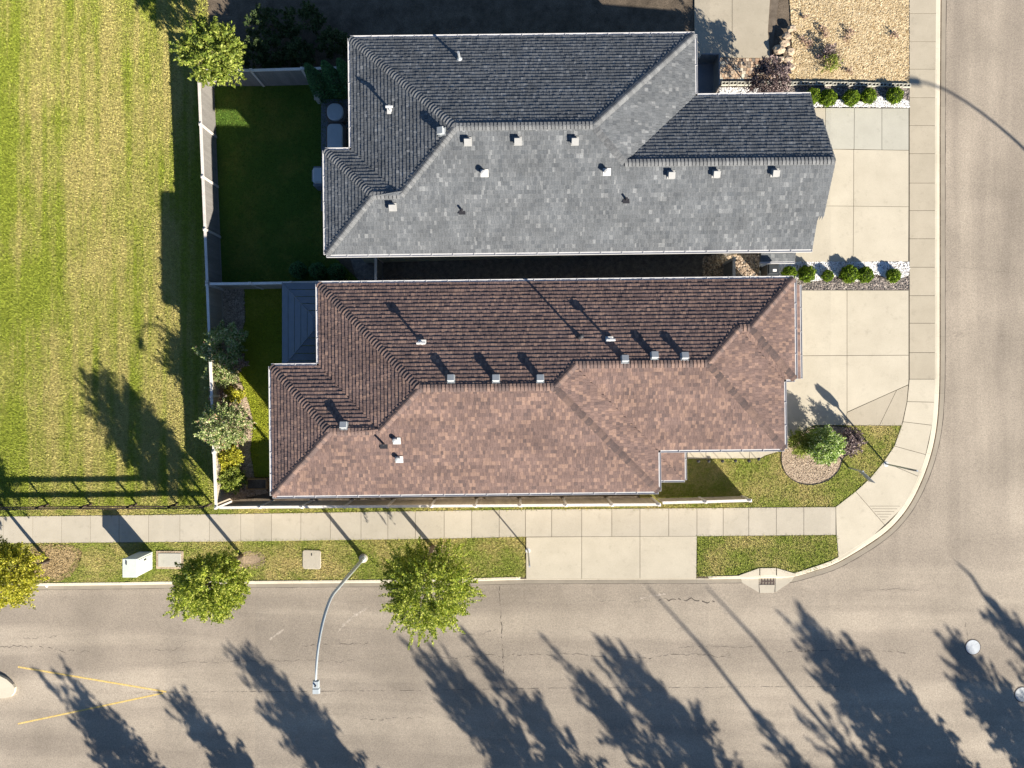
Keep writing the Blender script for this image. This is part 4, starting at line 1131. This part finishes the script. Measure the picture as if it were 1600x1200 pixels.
# gable wall infill and bargeboards
xgab = gE2 - .20
vs = [(xgab, gS + .1, HG - .1), (xgab, gN2 - .1, HG - .1), (xgab, r2e[1], q(k2) - .12)]
vs = vs + [(x - .12, y, z) for x, y, z in vs]
mesh("gable_wall", [GH.loc((v[0], v[1]), v[2]) for v in vs], [(0, 1, 2), (5, 4, 3), (0, 3, 4, 1), (1, 4, 5, 2), (2, 5, 3, 0)], "siding_sage", GH.root)
for ya_, yb2, x_, za_, zb2 in ((gS, ys_b, gE2, HG, HG + PITCH * (ys_b - gS)), (gN2, yn_b, gE2, HG, HG + PITCH * (gN2 - yn_b)), (ys_b, r2e[1], bxp + .05, HG + PITCH * (ys_b - gS), q(k2)), (yn_b, r2e[1], bxp + .05, HG + PITCH * (gN2 - yn_b), q(k2))):
    vs = [(x_ - .03, ya_, za_ - .16), (x_ - .03, yb2, zb2 - .16), (x_ - .03, yb2, zb2 - .015), (x_ - .03, ya_, za_ - .015)]
    vs += [(x - .04, y, z) for x, y, z in vs]
    mesh("bargeboard", [GH.loc((v[0], v[1]), v[2]) for v in vs], [(0, 1, 2, 3), (7, 6, 5, 4), (0, 4, 5, 1), (1, 5, 6, 2), (2, 6, 7, 3), (3, 7, 4, 0)], "gutter_grey", GH.root)
# low skirt roof at the south-east corner, entrance canopy, doors and windows
zsk = 3.0 + 2.75
sx0, sy0 = unrot(PZ(1188, 409, zsk)); sx1, _ = unrot(PZ(1242, 409, zsk))
low_roof(GH, sx0, sx1, sy0, gS + .40, zsk, zsk + .25, 'S', "skirt_roof")
GH.gutter((sx0, sy0), (sx1, sy0), zsk, .09)
GH.opening("garage_door", (gE2 - 1.75, gS + k2 * 1.0), (1, 0), 4.9, 3.15, 5.4, "door_white")
GH.opening("front_door", (gE1 - .60, gN2 + .6), (1, 0), .95, 3.2, 5.3, "door_white")
GH.opening("window", (gE1 - .60, gN2 + 2.2), (1, 0), 1.4, 4.0, 5.3, "glass_dark")
GH.opening("patio_door", (gW1 + .60, gJ + 2.0), (-1, 0), 2.0, .6, 2.7, "glass_dark")
GH.opening("window", (gW0 + .60, gJ - 2.2), (-1, 0), 1.8, 3.8, 5.2, "glass_dark"); GH.opening("window", (gW0 + .60, gJ - 2.2), (-1, 0), 1.8, 1.1, 2.5, "glass_dark")
for xx in (gW0 + 5, gW0 + 12): GH.opening("window", (xx, gS + .60), (0, -1), 1.2, 4.3, 5.5, "glass_dark")
for px_, z_, w_ in ((897, 3.2, .16), (915, 4.0, .18), (937, 4.0, .2)):
    xx = unrot(PZ(px_, 405, z_))[0]
    MB().box(xx - w_ / 2 - GH.c[0], xx + w_ / 2 - GH.c[0], gS + .60 - .22 - GH.c[1], gS + .598 - GH.c[1], z_ - GH.zg, z_ + .2 - GH.zg).build("wall_vent", "vent_light", GH.root)
for px, py, mt in ((731, 221, "vent_light"), (809, 220, "vent_light"), (898, 220, "vent_light"), (1048, 272.5, "vent_light"), (1118, 271, "vent_light"), (1210, 269.5, "vent_light"), (614, 323, "vent_light"), (692, 206.5, "vent_grey")): GH.add(box_vent(), "roof_vent", mt, px, py)
for px, py in ((757, 269), (948, 267)):
    o = GH.add(MB().box(-.17, .17, -.20, .12, .035, .05), "vent_flashing", "white_metal", px, py)
    MB().tube([(-.02, .0, .04), (-.02, .0, .30)], .11, 12).lathe([(.13, .28), (.13, .33), (.05, .37)], (-.02, 0, 0), 12).build("vent_cap", "white_metal", o)
o = GH.add(tee_pipe(.5), "vent_pipe", "white_metal", 611, 173, False)
MB().tube([(-.15, 0, .45), (.15, 0, .45)], .06, 10).build("pipe_tee", "white_metal", o)
for px, py in ((722, 329.5), (978, 312)): GH.add(MB().tube([(0, 0, -.05), (0, 0, .26)], .05, 10).box(-.15, .15, -.17, .17, .02, .035), "vent_pipe", "black_pipe", px, py, False)
GH.add(MB().tube([(0, 0, -.05), (0, 0, .66)], .06, 10).lathe([(.14, .02), (.10, .10), (.06, .14)], n=14), "vent_pipe", "galvanised", 718, 93, False)
# entrance porch deck in the shade of the garage wing
x0, y0 = G(1088, 147, .5); x1, y1 = G(1110, 107, .5)
pch = tag(empty("entrance_porch", ((x0 + x1) / 2, (y0 + y1) / 2, 3.1)), "dark entrance porch deck with low rails beside the grey house", "porch")
wx, wy = x1 - x0 + .2, y1 - y0 + .3
MB().box(-wx / 2, wx / 2, -wy / 2, wy / 2, -.2, .42).build("deck", "patio_grey", pch)
MB().box(wx / 2 - .05, wx / 2, -wy / 2, wy / 2, .42, 1.35).build("side_rail", "patio_grey", pch)
MB().box(-wx / 2, wx / 2 - .052, wy / 2 - .05, wy / 2, .42, 1.35).build("end_rail", "patio_grey", pch)

# ------------------------------------------------------------------ gazebo, patio things
zg_ = terr(-10.5) + .12
gx0, gy0 = PZ(441, 575, zg_ + 2.35); gx1 = gx0 + 3.7; gy1 = PZ(441, 442, zg_ + 2.35)[1]
gz = tag(empty("gazebo", ((gx0 + gx1) / 2, (gy0 + gy1) / 2, zg_)), "dark steel hardtop gazebo against the brown house", "gazebo")
hx, hy = (gx1 - gx0) / 2, (gy1 - gy0) / 2
for sx in (-1, 1):
    for sy in (-1, 1): MB().box(sx * (hx - .2) - .06, sx * (hx - .2) + .06, sy * (hy - .2) - .06, sy * (hy - .2) + .06, 0, 2.32).build("post", "gazebo_steel", gz)
def gz_pt(t, sx, sy): # t 0 eave .. 1 ridge
    rh = hy - hx
    return (sx * hx * (1 - t), sy * (hy - (hy - rh) * t), 2.35 + .85 * t)
steps = 5
for side in range(4):
    for k in range(steps):
        t0, t1 = k / steps, (k + 1) / steps - .015
        cs = [((-1, -1), (1, -1)), ((1, -1), (1, 1)), ((1, 1), (-1, 1)), ((-1, 1), (-1, -1))][side]
        p = [gz_pt(t0, *cs[0]), gz_pt(t0, *cs[1]), gz_pt(t1, *cs[1]), gz_pt(t1, *cs[0])]
        lift = .012
        vs = [(a, b, c + lift * 2) for a, b, c in p[:2]] + [(a, b, c + .004) for a, b, c in p[2:]] + [(a, b, c - .03) for a, b, c in p]
        mesh("roof_panel", vs, [(0, 1, 2, 3), (0, 4, 5, 1), (1, 5, 6, 2), (2, 6, 7, 3), (3, 7, 4, 0), (7, 6, 5, 4)], "gazebo_steel", gz)
MB().box(-.06, .06, -(hy - hx) - .05, (hy - hx) + .05, 3.16, 3.24).build("ridge_bar", "gazebo_steel", gz)
for sx in (-1, 1):
    for sy in (-1, 1): MB().tube([(sx * hx, sy * hy, 2.37), (0, sy * (hy - hx), 3.2)], .035, 6).build("hip_bar", "gazebo_steel", gz)
pp = gp([(502, 155), (560, 155), (560, 240), (560, 330), (502, 330)])
tag(sheet("rear_patio", pp, 0.14, "patio_grey", 0.1, kind="structure"), "dark patio behind the grey-roofed house", "patio")
def furniture(px, py, w_, d_, r, h, label, cat, nm):
    x, y = G(px, py, h + .14); t = tag(empty(nm, (x, y, terr(x) + .14)), label, cat)
    prism("base", rrect(w_ + .22, d_ + .22, r + .05), 0, h - .18, "wicker_brown", t, bev=.04)
    prism("cushion_top", rrect(w_, d_, r), h - .18, h, "cover_grey", t, bev=.04)
    return t
furniture(523, 174, .84, .90, .38, .72, "round grey-topped wicker patio seat beside the cedars", "patio seat", "patio_seat")
furniture(523, 216, .80, 1.55, .22, .72, "long grey-topped wicker patio seat beside the house wall", "patio seat", "patio_seat")
x, y = G(498, 275, 1.0); t = tag(empty("barbecue", (x, y, terr(x) + .12)), "covered grey barbecue tucked under the grey eave", "barbecue")
prism("cabinet", rrect(.6, 1.05, .06), 0, .85, "patio_grey", t, bev=.02); prism("lid", rrect(.55, .8, .12), .85, 1.08, "cover_grey", t, bev=.08)
MB().tube([(-.32, -.3, .92), (-.32, .3, .92)], .02, 6).build("handle", "galvanised", t)
x, y = G(497, 152, .5); t = tag(empty("stone_pedestal", (x, y, terr(x) + .12)), "small pale square pedestal on the lawn by the cedars", "pedestal")
prism("column", rrect(.24, .40, .03), -.1, .55, "concrete_new", t, bev=.02); prism("cap", rrect(.30, .46, .03), .55, .62, "concrete_new", t, bev=.015)
x, y = G(405, 755); t = tag(empty("raised_planter", (x, y, terr(x) + .12)), "wooden raised planter frame in the fence shade", "planter")
for nm, a in (("side_board", (-.5, .5, .24, .28)), ("side_board", (-.5, .5, -.28, -.24)), ("end_board", (-.54, -.502, -.28, .28)), ("end_board", (.502, .54, -.28, .28))): MB().box(*a, -.05, .42).build(nm, "wood_frame", t)
MB().box(-.49, .49, -.23, .23, 0, .30).build("planting_soil", "soil", t)
# wheeled bin by the garage
x, y = G(1207, 422, 1.05); t = tag(empty("wheeled_bin", (x, y, terr(x) + .12)), "black wheeled bin with white sticker beside the skirt roof", "bin")
MB().box(-.26, .26, -.27, .27, .06, 1.0).build("body", "bin_black", t)
MB().box(-.29, .29, -.30, .30, 1.0, 1.05).box(-.25, .25, -.22, .26, 1.05, 1.09, taper=.03).build("lid", "bin_black", t)
MB().box(-.04, .14, -.10, .02, 1.091, 1.096).build("sticker", "paper_white", t)
for sx in (-1, 1): MB().tube([(sx * .27, .22, .11), (sx * .31, .22, .11)], .11, 14).build("wheel", "black_metal", t)
MB().tube([(-.22, -.34, .98), (.22, -.34, .98)], .02, 8).build("handle", "bin_black", t)

# ------------------------------------------------------------------ lamps and sign posts
def street_lamp(base, armdir, hp, arm, label):
    bx, by = base; z = terr(bx) + .12
    t = tag(empty("street_lamp", (bx, by, z)), label, "street lamp")
    MB().lathe([(.24, -.3), (.24, .06), (.21, .09)], n=20).build("footing", "concrete", t)
    MB().lathe([(.17, .09), (.17, .18), (.13, .20), (.125, .55), (.10, .60)], n=14).build("base_sleeve", "lamp_grey", t)
    dx, dy = armdir
    pts = [(0, 0, .2), (0, 0, hp * .5), (0, 0, hp * .70)]; rad = [.10, .082, .075]
    for k in range(1, 10):
        a = k / 9
        s_ = arm * (a ** 1.65); zz_ = hp * .70 + hp * .30 * math.sin(a * math.pi / 2) ** 1.0
        pts.append((dx * s_, dy * s_, zz_)); rad.append(.075 - .033 * a)
    MB().tube(pts, rad, 10).build("pole", "lamp_grey", t, smooth=True)
    ang = math.atan2(dy, dx); hx_, hy_, hz_ = pts[-1]
    M = Matrix.Translation((hx_, hy_, hz_)) @ Matrix.Rotation(ang, 4, 'Z')
    hd = MB().box(-.05, .26, -.13, .13, -.08, .06, M, .02).box(.26, .50, -.15, .15, -.08, .05, M, .03).build("lamp_head", "lamp_grey", t)
    MB().box(.12, .46, -.10, .10, -.10, -.079, M).build("lens", "vent_light", hd)
    MB().tube([M @ Vector((.12, 0, .05)), M @ Vector((.12, 0, .13))], .035, 10).build("photocell", "black_metal", hd)
    return t
street_lamp(G(568, 872), (0.0, -1.0), 8.85, 2.75, "tall grey street lamp with curved arm rising from the verge")
hx2, hy2 = G(1425, 128)
lz = 9.3
street_lamp((hx2 + 1.28 * lz + 3.0, hy2 - 1.5 * lz), (-1.0, 0.12), 9.1, 3.0, "street lamp across the east street throwing an arched shadow")
def sign_post(px, py, h, label, plate, nm="sign_post", collar=True):
    x, y = G(px, py); z = terr(x) + .15
    t = tag(empty(nm, (x, y, z)), label, "sign post")
    if collar: MB().lathe([(.13, -.02), (.13, .012), (.09, .02)], n=18).build("base_collar", "white_metal", t)
    MB().tube([(0, 0, 0), (0, 0, h)], .042, 8).build("post", "galvanised", t)
    plate(t, h)
    return t
def octagon(t, h):
    ang = math.radians(-12); r = .38
    M = Matrix.Translation((0, 0, h - .36)) @ Matrix.Rotation(ang, 4, 'Z')
    vs = [M @ Vector((r * math.cos(math.radians(22.5 + 45 * k)), -.045 + d, r * math.sin(math.radians(22.5 + 45 * k)))) for d in (0, .012) for k in range(8)]
    mesh("plate", vs, [tuple(range(8))[::-1], tuple(range(8, 16))] + [(k, (k + 1) % 8, 8 + (k + 1) % 8, 8 + k) for k in range(8)], "sign_grey", t)
sign_post(1384, 725, 2.65, "slim steel sign post with octagonal plate on the corner sidewalk", octagon)
def wide_plate(t, h):
    M = Matrix.Rotation(math.radians(-43), 4, 'Z')
    MB().box(0, .80, -.02, .0, h - .52, h, M).build("plate", "sign_grey", t)
    MB().box(.04, .76, .001, .006, h - .48, h - .04, M).build("plate_face", "gutter_grey", t)
sign_post(1326, 731, 1.4, "short sign post with a wide blank plate on the corner lawn", wide_plate, collar=False)
def tiny_plate(t, h): MB().box(-.004, .012, .035, .19, h - .4, h - .02).build("plate", "sign_grey", t)
sign_post(825, 860, 3.1, "tall slim sign post standing at the crossing apron edge", tiny_plate)

# ------------------------------------------------------------------ foliage
def leaf_quads(C, size, n_up=0.35, rng=RNG):
    """C: (n,3) centres -> (n,4,3) small leaf faces"""
    n = len(C)
    nrm = rng.normal(0, 1, (n, 3)); nrm[:, 2] = np.abs(nrm[:, 2]) + n_up; nrm /= np.linalg.norm(nrm, axis=1)[:, None]
    a = np.cross(nrm, rng.normal(0, 1, (n, 3))); a /= np.linalg.norm(a, axis=1)[:, None] + 1e-9
    b = np.cross(nrm, a)
    s = (rng.uniform(.55, 1.25, n) * size)[:, None]
    return np.stack([C - a * s * .9, C + b * s * .42 + nrm * s * .1, C + a * s * 1.0, C - b * s * .42 + nrm * s * .1], 1)
def crown_points(centre, rad, n_twig, per, twig_len, rng, droop=0.3, shell=0.55, spread=0.09, low=-0.75):
    d = rng.normal(0, 1, (n_twig * 2, 3)); d /= np.linalg.norm(d, axis=1)[:, None]
    d = d[d[:, 2] > low][:n_twig]; n_twig = len(d)
    lump = 1 + .16 * np.sin(d[:, 0] * 5 + rng.uniform(0, 6)) * np.cos(d[:, 1] * 4 + rng.uniform(0, 6)) + rng.normal(0, .07, n_twig)
    r = (shell + (1 - shell) * rng.random(n_twig) ** .6) * lump
    P0 = centre + d * r[:, None] * np.array(rad) * .86
    out = d.copy(); out[:, 2] -= droop; out += rng.normal(0, .35, out.shape); out /= np.linalg.norm(out, axis=1)[:, None]
    t = rng.random((n_twig, per)); ln = twig_len * rng.uniform(.5, 1.3, n_twig)
    P = P0[:, None, :] + out[:, None, :] * (t * ln[:, None])[:, :, None]
    P += rng.normal(0, 1, P.shape) * (spread * (1.25 - t))[:, :, None]
    return P.reshape(-1, 3)
def tree(base, h, rad, label, leaf, group=None, n_twig=220, per=60, size=.07, trunk_r=.08, twig=.55, seed=1, centre=None, trunk_h=None, droop=.3, shell=.5, nm="street_tree", limbs=9, leader=0.0, spread=.09, cat="tree", low=-0.75):
    bx, by = base; z = terr(bx) + .10; rng = np.random.default_rng(seed)
    t = tag(empty(nm, (bx, by, z)), label, cat, group)
    c = np.array(centre if centre is not None else (0, 0, h - rad[2]))
    mb = MB(); lean = Vector(c) * .5
    th = trunk_h or max(.3, c[2] - rad[2] * .6)
    top = Vector((c[0], c[1], c[2] + rad[2] * .55))
    mb.tube([(0, 0, -.15), (c[0] * .1, c[1] * .1, th * .5), (c[0] * .35, c[1] * .35, th), tuple(Vector((c[0], c[1], c[2]))), tuple(top)], [trunk_r * 1.25, trunk_r, trunk_r * .85, trunk_r * .5, trunk_r * .15], 8)
    for k in range(limbs):
        a = 2.4 * k + rng.uniform(-.4, .4); f = rng.uniform(.2, .85)
        s0 = Vector((c[0] * .35, c[1] * .35, th)).lerp(Vector(c), f)
        e = Vector((c[0] + rad[0] * .82 * math.cos(a), c[1] + rad[1] * .82 * math.sin(a), c[2] + rad[2] * rng.uniform(-.35, .6)))
        mid = s0.lerp(e, .5) + Vector((0, 0, .12 * rad[2]))
        mb.tube([s0, mid, e], [trunk_r * .42, trunk_r * .28, trunk_r * .08], 6)
    if leader:
        mb.tube([tuple(Vector((c[0], c[1], c[2]))), (c[0] + .05, c[1], h - .2), (c[0] + .22, c[1] + .1, h + leader * .5), (c[0] + .12, c[1], h + leader)], [.10, .095, .08, .04], 6)
    mb.build("trunk", "bark", t, smooth=True)
    P = crown_points(c, rad, n_twig, per, twig, rng, droop, shell, spread, low)
    P = P[P[:, 2] > .12]
    np_mesh("crown", leaf_quads(P, size, rng=rng), 4, leaf, t)
    return t
b = G(76, 876)
def crown_c(px, py, hc, base):
    """crown centre offset from its base for a crown seen at (px, py) with its middle hc above the ground there"""
    z = terr(base[0]) + .1 + hc; x, y = PZ(px, py, z); return (x - base[0], y - base[1], hc)
tree(b, 5.6, (1.45, 1.6, 2.1), "small yellow-green street tree on the straw-dry verge patch", "leaf_yellow", "street trees on the verge", 430, 75, .058, .09, .5, 3, crown_c(6, 903, 3.6, b))
b = G(378, 868)
tree(b, 6.2, (1.55, 1.5, 2.2), "round green street tree between cabinet and street lamp", "leaf_green", "street trees on the verge", 560, 78, .058, .09, .5, 4, crown_c(327, 916, 4.4, b), shell=.45)
b = G(676, 854)
tree(b, 5.8, (1.95, 1.95, 1.9), "broad green street tree with drooping twigs near the street lamp", "leaf_green", "street trees on the verge", 560, 80, .058, .10, .95, 9, crown_c(668, 921, 4.2, b), droop=.55, shell=.35, spread=.07)
# trees across the south street: they stand out of sight and throw the long shadows on the asphalt
def tip_base(px, py, h):
    x, y = G(px, py, 0); z = terr(x); bx, by = x + 1.28 * h, y - 1.5 * h
    for _ in range(8):
        hh = h + terr(bx) + .1 - z; bx, by = x + 1.28 * hh, y - 1.5 * hh
    return (bx, by)
for k, (px, py, h, r, ld) in enumerate([(92, 1062, 8.5, 1.15, 0), (262, 1075, 7.5, .7, 0), (372, 1006, 9.0, 1.2, 0), (668, 1022, 9.0, 1.35, 0), (748, 1020, 8.2, .6, 0), (925, 982, 10.0, 1.25, 0), (860, 1000, 9.0, .55, 0), (1006, 914, 10.0, .7, 3.6), (1098, 914, 10.6, .9, 3.4), (1245, 970, 10.5, 1.6, 0), (1330, 1020, 9.5, 1.0, 0), (1462, 985, 10.0, 1.35, 0), (1530, 925, 10.5, .9, 1.0), (1602, 965, 10.0, 1.3, 0)]):
    thin = ld > 1.2
    tree(tip_base(px, py, h + (ld if ld > 1.2 else 0)), h, (r * .88, r * .88, h * .40), "tall leafy tree across the south street casting long shadows", "leaf_shade", "trees across the south street", 70 if thin else int(150 * r), 42, .14, .13, .95, 40 + k, droop=-.8, shell=.25, spread=.13, limbs=11, leader=ld, nm="shade_tree")
# a slim pole-like shadow pair comes from two bare leaders above
# yard plants
def shrub(px, py, hc, rad, leaf, label, cat, n=120, per=50, size=.06, seed=1, nm="shrub", group=None, twig=.35, spread=.08, shell=.35, base_px=None):
    bx, by = G(*(base_px or (px, py)), .12)
    c = crown_c(px, py, hc, (bx, by))
    return tree((bx, by), hc + rad[2], rad, label, leaf, group, n, per, size, .035, twig, seed, c, .15, .2, shell, nm, 7, 0, spread, cat)
shrub(352, 540, 1.9, (1.0, 1.15, 1.0), "leaf_fruit", "dark leafy fruit tree overhanging the shaded end of the west fence", "tree", 150, 50, .07, 21, "fruit_tree", base_px=(372, 552))
shrub(316, 549, 1.9, (.28, .25, .3), "leaf_fruit", "stray leafy branch tips reaching over the west fence to the field", "branch", 10, 30, .07, 22, "hanging_branch", base_px=(345, 552))
shrub(347, 582, 1.0, (.75, .9, .7), "leaf_fruit", "sunlit pale green shrub in the mulch bed below the fruit tree", "shrub", 200, 50, .055, 23)
shrub(372, 565, 1.0, (.3, .3, .4), "leaf_pink", "small pinkish shrub at the shadow edge of the lawn", "shrub", 40, 40, .06, 24)
shrub(350, 665, 1.9, (1.15, .95, .9), "leaf_fruit", "fruit tree with reddish fruit leaning over the sunny west fence", "tree", 240, 50, .06, 25, "fruit_tree", base_px=(372, 655), twig=.6)
shrub(348, 625, .7, (.6, .9, .5), "leaf_pink", "dry pinkish perennials between the two fruit trees", "shrub", 80, 40, .05, 26)
shrub(366, 618, .8, (.32, .32, .4), "leaf_yellow", "small yellow-green shrub beside the sunny lawn edge", "shrub", 45, 45, .06, 27)
shrub(360, 716, 1.0, (.5, .5, .6), "leaf_yellow", "bright yellow-green shrub against the cream west fence", "shrub", 130, 50, .055, 28)
shrub(361, 748, 1.0, (.55, .6, .6), "leaf_lime", "lime green shrub in the corner of the cream fences", "shrub", 140, 50, .055, 29)
shrub(352, 700, .6, (.3, .8, .4), "leaf_lime", "low leafy perennials along the cream west fence", "shrub", 40, 40, .05, 30)
# north neighbour's planting
tb = G(352, 92)
tree(tb, 5.2, (1.35, 1.35, 1.5), "pale yellow-green tree over the north corner of the board fence", "leaf_lime", None, 240, 52, .09, .08, .6, 31, crown_c(332, 82, 3.7, tb), shell=.35, nm="garden_tree")
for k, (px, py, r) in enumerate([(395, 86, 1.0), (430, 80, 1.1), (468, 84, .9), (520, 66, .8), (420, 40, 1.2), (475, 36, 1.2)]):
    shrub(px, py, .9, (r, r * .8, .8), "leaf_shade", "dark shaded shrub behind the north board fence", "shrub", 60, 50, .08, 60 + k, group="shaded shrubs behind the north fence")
for k, (px, py) in enumerate([(508, 147), (532, 143), (554, 140)]):
    bx, by = G(px, py)
    t = tag(empty("cedar_tree", (bx, by, terr(bx) + .12)), ["dark green columnar cedar at the outer end of the patio row", "dark green columnar cedar in the middle of the patio row", "dark green columnar cedar nearest the grey house wall"][k], "tree", "cedars beside the patio")
    MB().tube([(0, 0, -.1), (0, 0, 3.1)], [.05, .015], 6).build("trunk", "bark", t)
    n = 5200; zz = RNG.random(n) ** .8; rr = .56 * (1 - zz) ** .6 * RNG.uniform(.75, 1.05, n) + .03; aa = RNG.uniform(0, 2 * np.pi, n)
    P = np.column_stack([rr * np.cos(aa), rr * np.sin(aa), .15 + zz * 3.25])
    np_mesh("crown", leaf_quads(P, .055), 4, "leaf_cedar", t)
# globe shrubs by the driveways
def globe(px, py, r, label, group, leaf="leaf_globe", hz=0.68):
    bx, by = G(px, py, r)
    t = tag(empty("globe_shrub", (bx, by, terr(bx) + .12)), label, "shrub", group)
    prof = [(r * .9 * math.sin(math.pi * k / 8) + .004, r * hz - r * .9 * hz * math.cos(math.pi * k / 8)) for k in range(9)]
    MB().lathe(prof, n=14).build("dark_core", "shrub_core", t)  # solid dark core filling the inside of the leaf shell
    n = int(2600 * (r / .4) ** 2); d = RNG.normal(0, 1, (n, 3)); d /= np.linalg.norm(d, axis=1)[:, None]
    lump = 1 + .10 * np.sin(d[:, 0] * 7 + px) * np.cos(d[:, 1] * 6 + py) + .06 * np.sin(d[:, 2] * 9 + px * 3)
    P = d * (r * RNG.uniform(.86, 1.06, n) * lump)[:, None]; P[:, 2] = P[:, 2] * hz + r * hz
    np_mesh("foliage", leaf_quads(P[P[:, 2] > .03], .045, .1), 4, leaf, t)
LB, UB = "globe shrubs in the lower gravel bed", "globe shrubs in the upper gravel bed"
for px, py, r, lab in ((1233, 427, .34, "round green globe shrub touching the black bin"), (1261, 428, .40, "large round globe shrub nearest the brown garage corner in white gravel"), (1293, 431, .27, "smallest round globe shrub in the white gravel bed"), (1327, 428, .42, "largest round globe shrub in the middle of the white gravel"), (1352, 429, .38, "round globe shrub beside the largest one, towards the sidewalk"), (1396, 431, .33, "round globe shrub nearest the sidewalk in the lower gravel bed")):
    globe(px, py, r, lab, LB)
for px, py, r, lab in ((1270, 150, .36, "globe shrub half hidden by the grey garage eave"), (1294, 153, .40, "round globe shrub next to the grey garage gutter in white gravel"), (1330, 153, .38, "round globe shrub second along the edging blocks from the garage"), (1357, 150, .36, "round globe shrub third along the edging blocks from the garage"), (1398, 149, .38, "round globe shrub nearest the sidewalk below the edging blocks")):
    globe(px, py, r, lab, UB, hz=0.70)
for k, (px, py) in enumerate([(469, 424), (499, 425), (529, 427)]):
    globe(px, py, .42, ["shaded round shrub at the lawn end of the side yard row", "shaded round shrub in the middle of the side yard row", "shaded round shrub nearest the side gate"][k], "shaded round shrubs by the dividing fence", "leaf_cedar", 1.5)
shrub(1287, 695, 1.3, (.82, .78, 1.1), "leaf_dogwood", "big green and white variegated shrub in the rounded flower bed", "shrub", 460, 60, .045, 71, twig=.32, shell=.4, spread=.06)
shrub(1252, 692, .75, (.5, .55, .75), "leaf_lime", "olive shrub between the variegated shrub and the house corner", "shrub", 120, 45, .045, 72)
shrub(1327, 690, .55, (.55, .55, .5), "leaf_purple", "dark purple-leaved shrub at the edge of the rounded flower bed", "shrub", 110, 45, .05, 73)
shrub(1203, 122, 1.75, (.92, .95, .7), "leaf_purple", "small purple-leaved tree beside the paver patio", "tree", 170, 50, .055, 74, nm="purple_tree", base_px=(1179, 149))
shrub(1300, 98, .3, (.32, .28, .25), "leaf_lime", "low green tuft in the tan wood chips", "shrub", 24, 40, .05, 75)
shrub(1296, 84, .3, (.4, .18, .25), "leaf_purple", "low dark tuft in the tan wood chips", "shrub", 24, 40, .05, 76)
for k in range(9):
    shrub(random.uniform(1245, 1412), random.uniform(5, 120), .12, (.12, .12, .1), "leaf_pink", "tiny dry tuft scattered in the tan wood chips", "plant", 6, 22, .045, 80 + k, group="dry tufts in the wood chips", twig=.12)
# rough boulders at the edge of the wood chips
tx = tag(empty("boulder_row", (*G(1222, 92), 3.12)), "rough pinkish boulders edging the wood chips", "boulders")
for k, (px, py, s) in enumerate([(1214, 82, .28), (1222, 72, .25), (1231, 84, .24), (1228, 97, .22), (1216, 96, .2), (1233, 108, .2), (1226, 60, .24), (1234, 48, .24)]):
    x, y = G(px, py); bm = bmesh.new(); bmesh.ops.create_icosphere(bm, subdivisions=2, radius=s)
    rn = random.Random(k)
    for v in bm.verts: v.co = Vector((v.co.x * 1.1, v.co.y * .9, v.co.z * .6)) * rn.uniform(.68, 1.15) + Vector((x - tx.location.x, y - tx.location.y, .12))
    me = bpy.data.meshes.new("boulder"); bm.to_mesh(me); bm.free(); link("boulder", me, "mulch_bed", tx)

# small stake lights along the entrance path
for k, (px, py) in enumerate([(1088, 719), (1104, 719), (1125, 719), (1145, 718.5), (1166, 718.5), (1181, 716)]):
    x, y = G(px, py)
    t = tag(empty("path_light", (x, y, terr(x) + .12)), "small dark stake light beside the entrance path", "garden light", "stake lights along the entrance path")
    MB().tube([(0, 0, -.05), (0, 0, .34)], .014, 8).build("stake", "black_metal", t)
    MB().lathe([(.045, .34), (.05, .40), (.085, .41), (.02, .47)], n=12).build("lamp_cap", "black_metal", t)
